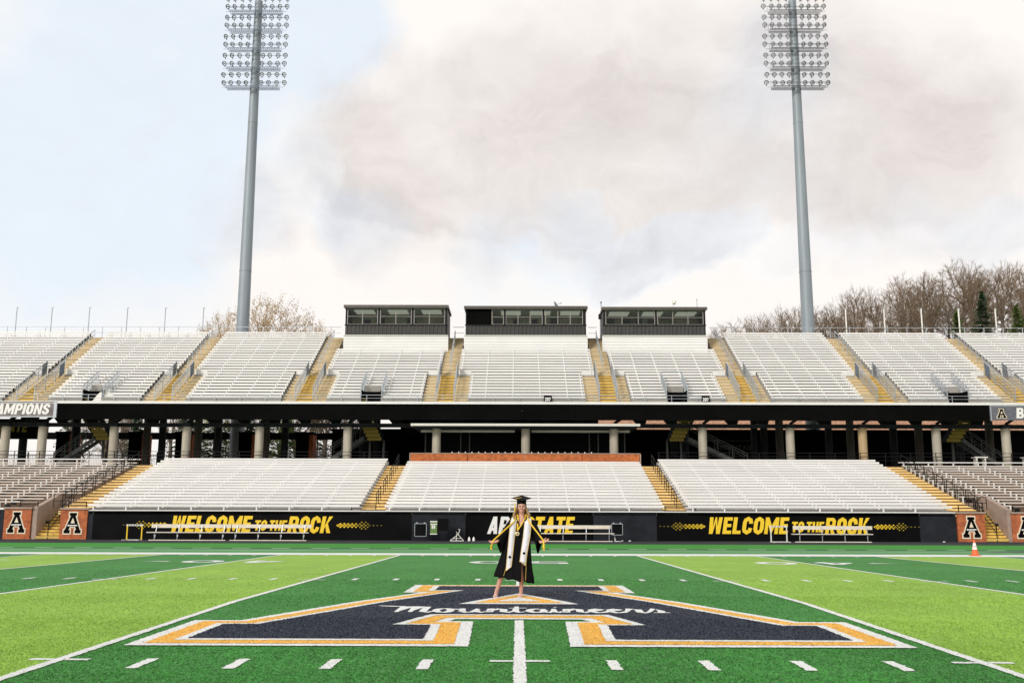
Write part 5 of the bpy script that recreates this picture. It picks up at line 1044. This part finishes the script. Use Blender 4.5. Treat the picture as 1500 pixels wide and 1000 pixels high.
def hand_chain(wr, out, up, curl):
    """palm, four unequal fingers and a thumb; out = direction of the fingers, up = palm normal"""
    out = Vector(out).normalized(); up = Vector(up).normalized(); side = out.cross(up).normalized(); wr = Vector(wr); ch = []
    palm = wr+out*.085
    for k, (o, L) in enumerate(((-.030, .062), (-.010, .072), (.011, .068), (.030, .052))):
        ch.append([(wr+side*o*.5+out*.015, .016), (palm+side*o, .0125)]); b = palm+side*o; c1 = b+(out+side*o*5)*L*.5+up*curl*.3*L; c2 = c1+(out*.8+side*o*4)*L*.45+up*curl*L*.7; ch.append([(b, .0105), (c1, .0090), (c2, .0070)])
    tb = wr+out*.025-side*.028; ch.append([(tb, .013), (tb+out*.030-side*.026+up*.012, .0105), (tb+out*.062-side*.030+up*.030, .0085)])
    return ch
LW, RW = Vector((-.375, -.16, .925)), Vector((.362, -.20, .915))
chains = [
  [((-.085, 0, .88), .105), ((-.03, 0, 1.0), .105), ((.02, 0, 1.10), .098), ((.035, .0, 1.20), .112), ((.04, .01, 1.27), .085)],
  [((-.10, 0, 1.255), .055), ((.04, .0, 1.29), .055), ((.18, 0, 1.255), .055)],
  [((.04, .012, 1.26), .050), ((.04, .005, 1.43), .045)],
  [((-.115, .0, 1.25), .050), ((-.245, -.02, 1.045), .038), (tuple(LW), .024)], [((.195, 0, 1.25), .050), ((.315, -.03, 1.03), .038), (tuple(RW), .024)],
  [((-.13, 0, .86), .085), ((-.25, .01, .50), .052), ((-.30, .045, .36), .050), ((-.375, .05, .11), .030)], [((.0, 0, .86), .085), ((.035, -.02, .48), .052), ((.045, .01, .36), .051), ((.035, .03, .13), .031)],
  [((-.375, .055, .105), .032), ((-.392, -.03, .070), .030), ((-.400, -.115, .022), .024), ((-.400, -.150, .016), .016)], [((.035, .035, .125), .032), ((.030, -.045, .075), .030), ((.022, -.12, .022), .026), ((.020, -.155, .016), .018)],
] + hand_chain(LW, (-.93, -.30, -.12), (.0, -.45, .9), .35) + hand_chain(RW, (.93, -.30, .20), (.0, -.45, .9), .30)
mb = capsules(chains)
ell(mb, (HX, .010, HZ), .070, .088, .104); ell(mb, (HX, -.012, HZ-.052), .052, .064, .052); ell(mb, (HX, -.088, HZ-.012), .0105, .018, .022); ell(mb, (HX, -.070, HZ-.082), .020, .020, .016)
ell(mb, (HX-.036, -.058, HZ-.025), .022, .022, .018); ell(mb, (HX+.036, -.058, HZ-.025), .022, .022, .018)
for s in (-1, 1): ell(mb, (HX+s*.071, .012, HZ-.010), .010, .018, .028)
body = obj('body', mb, skin, P0)
md = body.modifiers.new('remesh', 'REMESH'); md.mode = 'VOXEL'; md.voxel_size = .0065; md.use_smooth_shade = True
md = body.modifiers.new('smooth', 'SMOOTH'); md.iterations = 3; md.factor = .5
bpy.context.view_layer.update()
me = bpy.data.meshes.new_from_object(body.evaluated_get(bpy.context.evaluated_depsgraph_get())); body.modifiers.clear(); body.data = me
for p in me.polygons: p.use_smooth = True
# face
eye_w = mat('eye_white', (.75, .73, .70), .3); eye_d = mat('dark_brown', (.03, .015, .01), .4); lip = mat('rose_lips', (.45, .07, .07), .4); teeth = mat('teeth', (.85, .82, .76), .3); blush = mat('blushed_skin', (.62, .25, .19), .5)
for s in (-1, 1):
    mb = MB(); ell(mb, (HX+s*.028, -.0735, HZ+.004), .0135, .008, .0068, 10, 6); obj('eye', mb, eye_w, P0); mb = MB(); ell(mb, (HX+s*.028, -.0790, HZ+.004), .0065, .005, .0065, 8, 6); obj('iris', mb, eye_d, P0)
    mb = MB(); mb.tube([(HX+s*.012, -.082, HZ+.022), (HX+s*.028, -.081, HZ+.028), (HX+s*.046, -.067, HZ+.022)], .0034, 5); obj('eyebrow', mb, hair_m, P0)
    mb = MB(); mb.tube([(HX+s*.013, -.080, HZ+.010), (HX+s*.028, -.082, HZ+.0135), (HX+s*.043, -.072, HZ+.008)], .0026, 5); obj('eyelash', mb, eye_d, P0)
mb = MB(); up_ = [(HX+.030*t, -.0810+.016*t*t, HZ-.044+.010*t*t) for t in [-1, -.6, -.2, .2, .6, 1]]; lo_ = [(HX+.030*t, -.0815+.016*t*t, HZ-.062+.026*t*t) for t in [-1, -.6, -.2, .2, .6, 1]]
mb.tube(up_, .0038, 5); mb.tube(lo_, .0046, 5); obj('lips', mb, lip, P0)
mb = MB(); mb.add([(x, y-.001, z) for x, y, z in up_] + [(x, y-.001, z) for x, y, z in lo_], [(i, i+1, i+7, i+6) for i in range(5)]); obj('teeth', mb, teeth, P0)
# gown: a loft with folds, open V at the neck and a slit over the right leg
def gown():
    mb = MB(); n = 96; levels = []
    prof = [(.29, -.095, .328, .19), (.36, -.092, .322, .19), (.50, -.085, .290, .18), (.65, -.065, .262, .17), (.80, -.045, .238, .16), (.95, -.02, .215, .15), (1.05, .0, .200, .145), (1.15, .022, .190, .14), (1.24, .035, .185, .135), (1.29, .04, .168, .115), (1.325, .04, .130, .095), (1.345, .04, .095, .080)]
    def at(z):
        for i in range(len(prof)-1):
            a, b = prof[i], prof[i+1]
            if a[0] <= z <= b[0]: f = (z-a[0])/(b[0]-a[0]); return [a[k]+(b[k]-a[k])*f for k in (1, 2, 3)]
        return list(prof[-1][1:]) if z > prof[-1][0] else list(prof[0][1:])
    zs = [.29+(1.345-.29)*i/46 for i in range(47)]; V = []
    for z in zs:
        cx, rx, ry = at(z); k = max(0, (1.2-z)/.9)
        for i in range(n):
            a = 2*math.pi*i/n; fold = 1+.055*k*math.sin(a*11+1.3*math.sin(z*3)+.8)+.03*k*math.sin(a*23+z*5); hx = 0
            x = cx+rx*math.cos(a)*fold; y = ry*math.sin(a)*fold; zz = z
            if z < .5: zz = z - (.5-z)/.21*(.055*(x+.1)/.33)+.012*math.sin(a*11)*(.5-z)/.21
            V.append((x, y, zz))
    F = []
    for j in range(len(zs)-1):
        for i in range(n):
            q = [V[j*n+i], V[j*n+(i+1) % n], V[(j+1)*n+(i+1) % n], V[(j+1)*n+i]]; cx = sum(v[0] for v in q)/4; cy = sum(v[1] for v in q)/4; cz = sum(v[2] for v in q)/4
            if cy < 0 and cz > 1.15 and abs(cx-.030) < (cz-1.15)*.42: continue
            if cy < 0 and cz < .56 and abs(cx-.052) < .012+(.56-cz)*.055: continue
            F.append((j*n+i, j*n+(i+1) % n, (j+1)*n+(i+1) % n, (j+1)*n+i))
    mb.add(V, F, 0, True); return mb
g_ = obj('gown', gown(), gown_m, P0); sd_ = g_.modifiers.new('cloth_thickness', 'SOLIDIFY'); sd_.thickness = .006
def sleeve(sh, el, wr, tip, s):
    mb = MB(); n = 20; sh, el, wr, tip = map(Vector, (sh, el, wr, tip)); rows = []
    path = [sh, sh.lerp(el, .5), el, el.lerp(wr, .5), wr]; drops = [.0, .05, .11, .17, .19]; rads = [.082, .080, .072, .062, .050]; rr_s = random.Random(5+s)
    for i, (p, d, r) in enumerate(zip(path, drops, rads)):
        t = (path[min(i+1, 4)]-path[max(i-1, 0)]).normalized(); h = t.cross(Vector((0, 0, 1))).normalized(); u = h.cross(t).normalized(); u = u if u.z > 0 else -u; ring = []
        for k in range(n):
            a = 2*math.pi*k/n; c, sn = math.cos(a), math.sin(a); f = 1+rr_s.uniform(-.05, .05)
            if sn >= 0: ring.append(p + h*c*r*1.05*f + u*sn*r*f)
            else: ring.append(p + h*c*r*(1.05-.5*abs(sn)*(d > .1))*f + u*sn*r*f*(1-min(1, d/.08)*.5) + Vector((-s*.03*d/.19*abs(sn), 0, sn*d*f)))
        rows.append(ring)
    vs = [v for r_ in rows for v in r_]; mb.add(vs, [(i*n+k, i*n+(k+1) % n, (i+1)*n+(k+1) % n, (i+1)*n+k) for i in range(len(rows)-1) for k in range(n)], 0, True)
    o = obj('sleeve', mb, gown_m, P0); m_ = o.modifiers.new('cloth_thickness', 'SOLIDIFY'); m_.thickness = .006; m_ = o.modifiers.new('subd', 'SUBSURF'); m_.levels = m_.render_levels = 1
    tb = MB(); cuff = [Vector(v)+Vector((s*.012, -.004, 0)) for v in rows[3]]; half_ = [cuff[k] for k in range(n//2, n)] ; tb.tube(half_, .0035, 5); obj('sleeve_piping', tb, trim_m, P0)
sleeve((-.095, 0, 1.255), (-.245, -.02, 1.05), LW+Vector((.018, .01, .0)), (-.33, -.12, .78), -1); sleeve((.175, 0, 1.255), (.315, -.03, 1.035), RW+Vector((-.016, .012, .0)), (.32, -.12, .74), 1)
# gold piping down the front
def surf_y(x, z):
    k = max(0, (1.2-z)/.9); c = -.08+max(0, min(1, (z-.3)/.95))*.115; rx = .33-.14*max(0, min(1, (z-.3)/.9)); ry = .195-.05*max(0, min(1, (z-.3)/.9)); u = max(-.98, min(.98, (x-c)/rx)); return -ry*math.sqrt(1-u*u)*1.06-.016
for pts in ([(-.11, 1.15), (-.16, .80), (-.22, .50), (-.27, .33)], [(.14, 1.10), (.13, .75), (.115, .45), (.105, .25)]):
    mb = MB(); q = []
    for i in range(len(pts)-1):
        for k in range(6): f = k/6; x = pts[i][0]+(pts[i+1][0]-pts[i][0])*f; z = pts[i][1]+(pts[i+1][1]-pts[i][1])*f; q.append((x, surf_y(x, z)+.004, z))
    mb.tube(q, .0035, 5); obj('front_piping', mb, trim_m, P0)
# stole: two satin strips edged in gold, pointed ends, dark roundel near each end
def strip(path, w, point, name='stole'):
    st = MB(); ed = MB(); L_, Rr = [], []
    pts = []
    for i in range(len(path)-1):
        for k in range(8):
            f = k/8; a, b = path[i], path[i+1]; mixv = lambda j: a[j]+(b[j]-a[j])*f; xx, zz = mixv(0), mixv(1)
            ya = a[2] if a[2] is not None else surf_y(a[0], a[1])-.012; yb = b[2] if b[2] is not None else surf_y(b[0], b[1])-.012
            pts.append((xx, zz, (ya+(yb-ya)*f) if a[2] is not None else None, mixv(3)))
    pts.append(path[-1])
    for x, z, dy, ww in pts:
        y = surf_y(x, z)-.012 if dy is None else dy; L_.append((x-ww/2, y, z+point*.0)); Rr.append((x+ww/2, y, z))
    n = len(pts); L_[-1] = (L_[-1][0], L_[-1][1], L_[-1][2]+(.06 if point > 0 else -.02)); Rr[-1] = (Rr[-1][0], Rr[-1][1], Rr[-1][2]+(-.02 if point > 0 else .05))
    vs = L_+Rr+[(x, y+.006, z) for x, y, z in L_+Rr]; fs = [(i, i+1, n+i+1, n+i) for i in range(n-1)] + [(2*n+i, 3*n+i, 3*n+i+1, 2*n+i+1) for i in range(n-1)] + [(i, 2*n+i, 2*n+i+1, i+1) for i in range(n-1)] + [(n+i, n+i+1, 3*n+i+1, 3*n+i) for i in range(n-1)]
    st.add(vs, fs, 0, True); o = obj(name, st, satin, P0); ed.tube(L_, .0038, 5); ed.tube(Rr, .0038, 5); ed.tube([L_[-1], Rr[-1]], .0038, 5); obj('gold_edge', ed, trim_m, o)
    c = pts[-8]; y = (surf_y(c[0], c[1])-.018); mb = MB(); mb.lathe([(.014, 0), (.022, 0), (.022, .003), (.014, .003)], 14, (c[0], y, c[1]), (0, -1, 0)); mb.lathe([(.006, 0), (.007, .003)], 8, (c[0], y, c[1]), (0, -1, 0)); obj('roundel', mb, black_ink, o)
strip([(-.035, 1.375, .03, .05), (-.085, 1.315, -.075, .09), (-.100, 1.24, -.135, .104), (-.125, 1.0, None, .098), (-.155, .70, None, .092), (-.180, .46, None, .086)], .08, -1)
strip([(.115, 1.375, .03, .05), (.150, 1.315, -.075, .10), (.150, 1.24, -.135, .118), (.125, 1.0, None, .118), (.085, .76, None, .110), (.055, .545, None, .104)], .1, 1)
# honour cords held out in both hands, tassel ends hanging
for s, hx, hz, hy in ((-1, LW.x-.055, LW.z+.020, LW.y-.04), (1, RW.x+.050, RW.z+.020, RW.y-.045)):
    mb = MB(); nx = .04+s*.085
    for dx in (0, .010): mb.tube([(nx-s*.02, .05, 1.385), (nx+s*.012, -.04, 1.345), (nx+s*.035, -.152, 1.26+dx), (hx, hy, hz+dx)], .0085, 6)
    c = obj('honour_cord', mb, cord_m, P0); mb = MB()
    e = (hx+s*.012 - (.03 if s < 0 else .01), hy-.02, hz-.115); mb.tube([(hx, hy, hz+.01), ((hx+e[0])/2, hy-.012, hz-.03), e], [.011, .013, .021], 8)
    for k in range(8): a = k*.785; mb.tube([e, (e[0]+math.cos(a)*.018, e[1]+math.sin(a)*.018, e[2]-.035)], .005, 4)
    obj('tassel_end', mb, cord_m, c)
# medal on a gold ribbon
mb = MB(); m_ = Vector((-.030, -.168, 1.105))
for a in ((-.028, .0, 1.375), (.108, .0, 1.375)):
    a = Vector(a); b = Vector((a.x*.9+.004, -.095, 1.31)); s0 = Vector((.011, 0, 0)); mb.add([a-s0, a+s0, b+s0, b-s0, m_+s0, m_-s0], [(0, 1, 2, 3), (3, 2, 4, 5)]); mb.add([v+Vector((0, -.003, 0)) for v in (a-s0, a+s0, b+s0, b-s0, m_+s0, m_-s0)], [(3, 2, 1, 0), (5, 4, 2, 3)])
rb = obj('medal_ribbon', mb, cord_m, P0); mb = MB(); mb.lathe([(.0, -.004), (.030, -.004), (.036, 0), (.036, .006), (.028, .008), (.0, .008)], 20, (-.032, -.180, 1.055), (0, -1, 0)); md_ = obj('medal', mb, mat('pale_gold', (.80, .68, .40), .35, .3), P0)
mb = MB(); mb.lathe([(.012, .0082), (.019, .0095), (.012, .0095)], 14, (-.032, -.180, 1.055), (0, -1, 0)); obj('medal_ring', mb, mat('medal_shadow_gold', (.35, .27, .12), .4, .3), md_)
# hair: long strands falling over both shoulders
mb = MB(); hr = random.Random(2)
ell(mb, (HX, .028, HZ+.018), .078, .088, .100, 16, 10)
for k in range(120):
    a = hr.uniform(-.25, math.pi+.25); s = 1 if math.cos(a) > 0 else -1; x0 = HX+math.cos(a)*.070; y0 = .01+abs(math.sin(a))*.075-(.028 if abs(math.cos(a)) > .85 else 0)
    out = abs(math.cos(a)); ln = hr.uniform(.20, .30); xe = HX+math.cos(a)*(.090+.030*out)+hr.uniform(-.012, .012)+s*.010; ye = y0*.6-(.085*out*hr.uniform(.4, 1.1)); zt = HZ+.055+hr.uniform(-.02, .04)
    mb.tube([(x0*.97+HX*.03, y0, zt), (HX+(x0-HX)*1.16, y0-.006, HZ-.02), (HX+(xe-HX)*1.0, (y0+ye)/2, HZ-.12), (xe, ye, HZ-ln+.02)], [.010, .013, .012, .003], 5)
obj('hair', mb, hair_m, P0)
# cap with board and tassel

mb = MB(); mb.lathe([(.080, -.010), (.083, .03), (.080, .075), (.02, .082)], 22, (HX, .012, HZ+.062), (0, .10, 1)); skull = obj('cap', mb, gown_m, P0)
mb = MB(); c = Vector((HX+.004, .005, HZ+.152)); ux, uy = Vector((1, 0, -.01)).normalized(), Vector((0, 1, .30)).normalized(); uz = ux.cross(uy).normalized(); hs = .172
cs = [c-ux*hs, c-uy*hs, c+ux*hs, c+uy*hs]; mb.add([v-uz*.004 for v in cs]+[v+uz*.004 for v in cs], [(0, 1, 2, 3), (7, 6, 5, 4), (0, 4, 5, 1), (1, 5, 6, 2), (2, 6, 7, 3), (3, 7, 4, 0)]); mb.lathe([(.012, 0), (.012, .006), (.003, .009)], 10, c+uz*.004, uz); bd = obj('mortarboard', mb, gown_m, skull)
mb = MB(); p1 = c+uz*.01; p2 = c-ux*.105-uy*.055+uz*.012; mb.tube([p1, p2, p2+Vector((-.006, -.012, -.03)), p2+Vector((-.012, -.018, -.10))], .004, 5); q = p2+Vector((-.012, -.018, -.10)); mb.tube([q, q+Vector((0, 0, -.02)), q+Vector((0, 0, -.115))], [.006, .010, .013], 8); obj('cap_tassel', mb, cord_m, skull)
# heeled sandals
shoe = mat('rose_leather', (.80, .55, .53), .4, 0, .05)
for (tx, ty), (ax, ay, az), s in (((-.400, -.120), (-.375, .06, .10), -1), ((.021, -.125), (.035, .04, .115), 1)):
    mb = MB(); mb.tube([(tx, ty-.035, .006), (tx, ty+.03, .008), ((tx+ax)/2, (ty+ay)/2, .034), (ax, ay, az-.035), (ax, ay+.03, az-.032)], [(.030, .006), (.034, .007), (.024, .006), (.026, .006), (.020, .006)], 10)
    mb.tube([(ax, ay+.022, az-.036), (ax, ay+.030, .004)], [.014, .008], 6); mb.tube([(tx-.034, ty+.01, .012), (tx-.014, ty, .048), (tx+.014, ty, .048), (tx+.034, ty+.01, .012)], .008, 5)
    mb.lathe([(.036, 0), (.038, .006), (.036, .012)], 14, (ax, ay-.004, az+.012), (0, .15, 1)); obj('sandal', mb, shoe, P0)
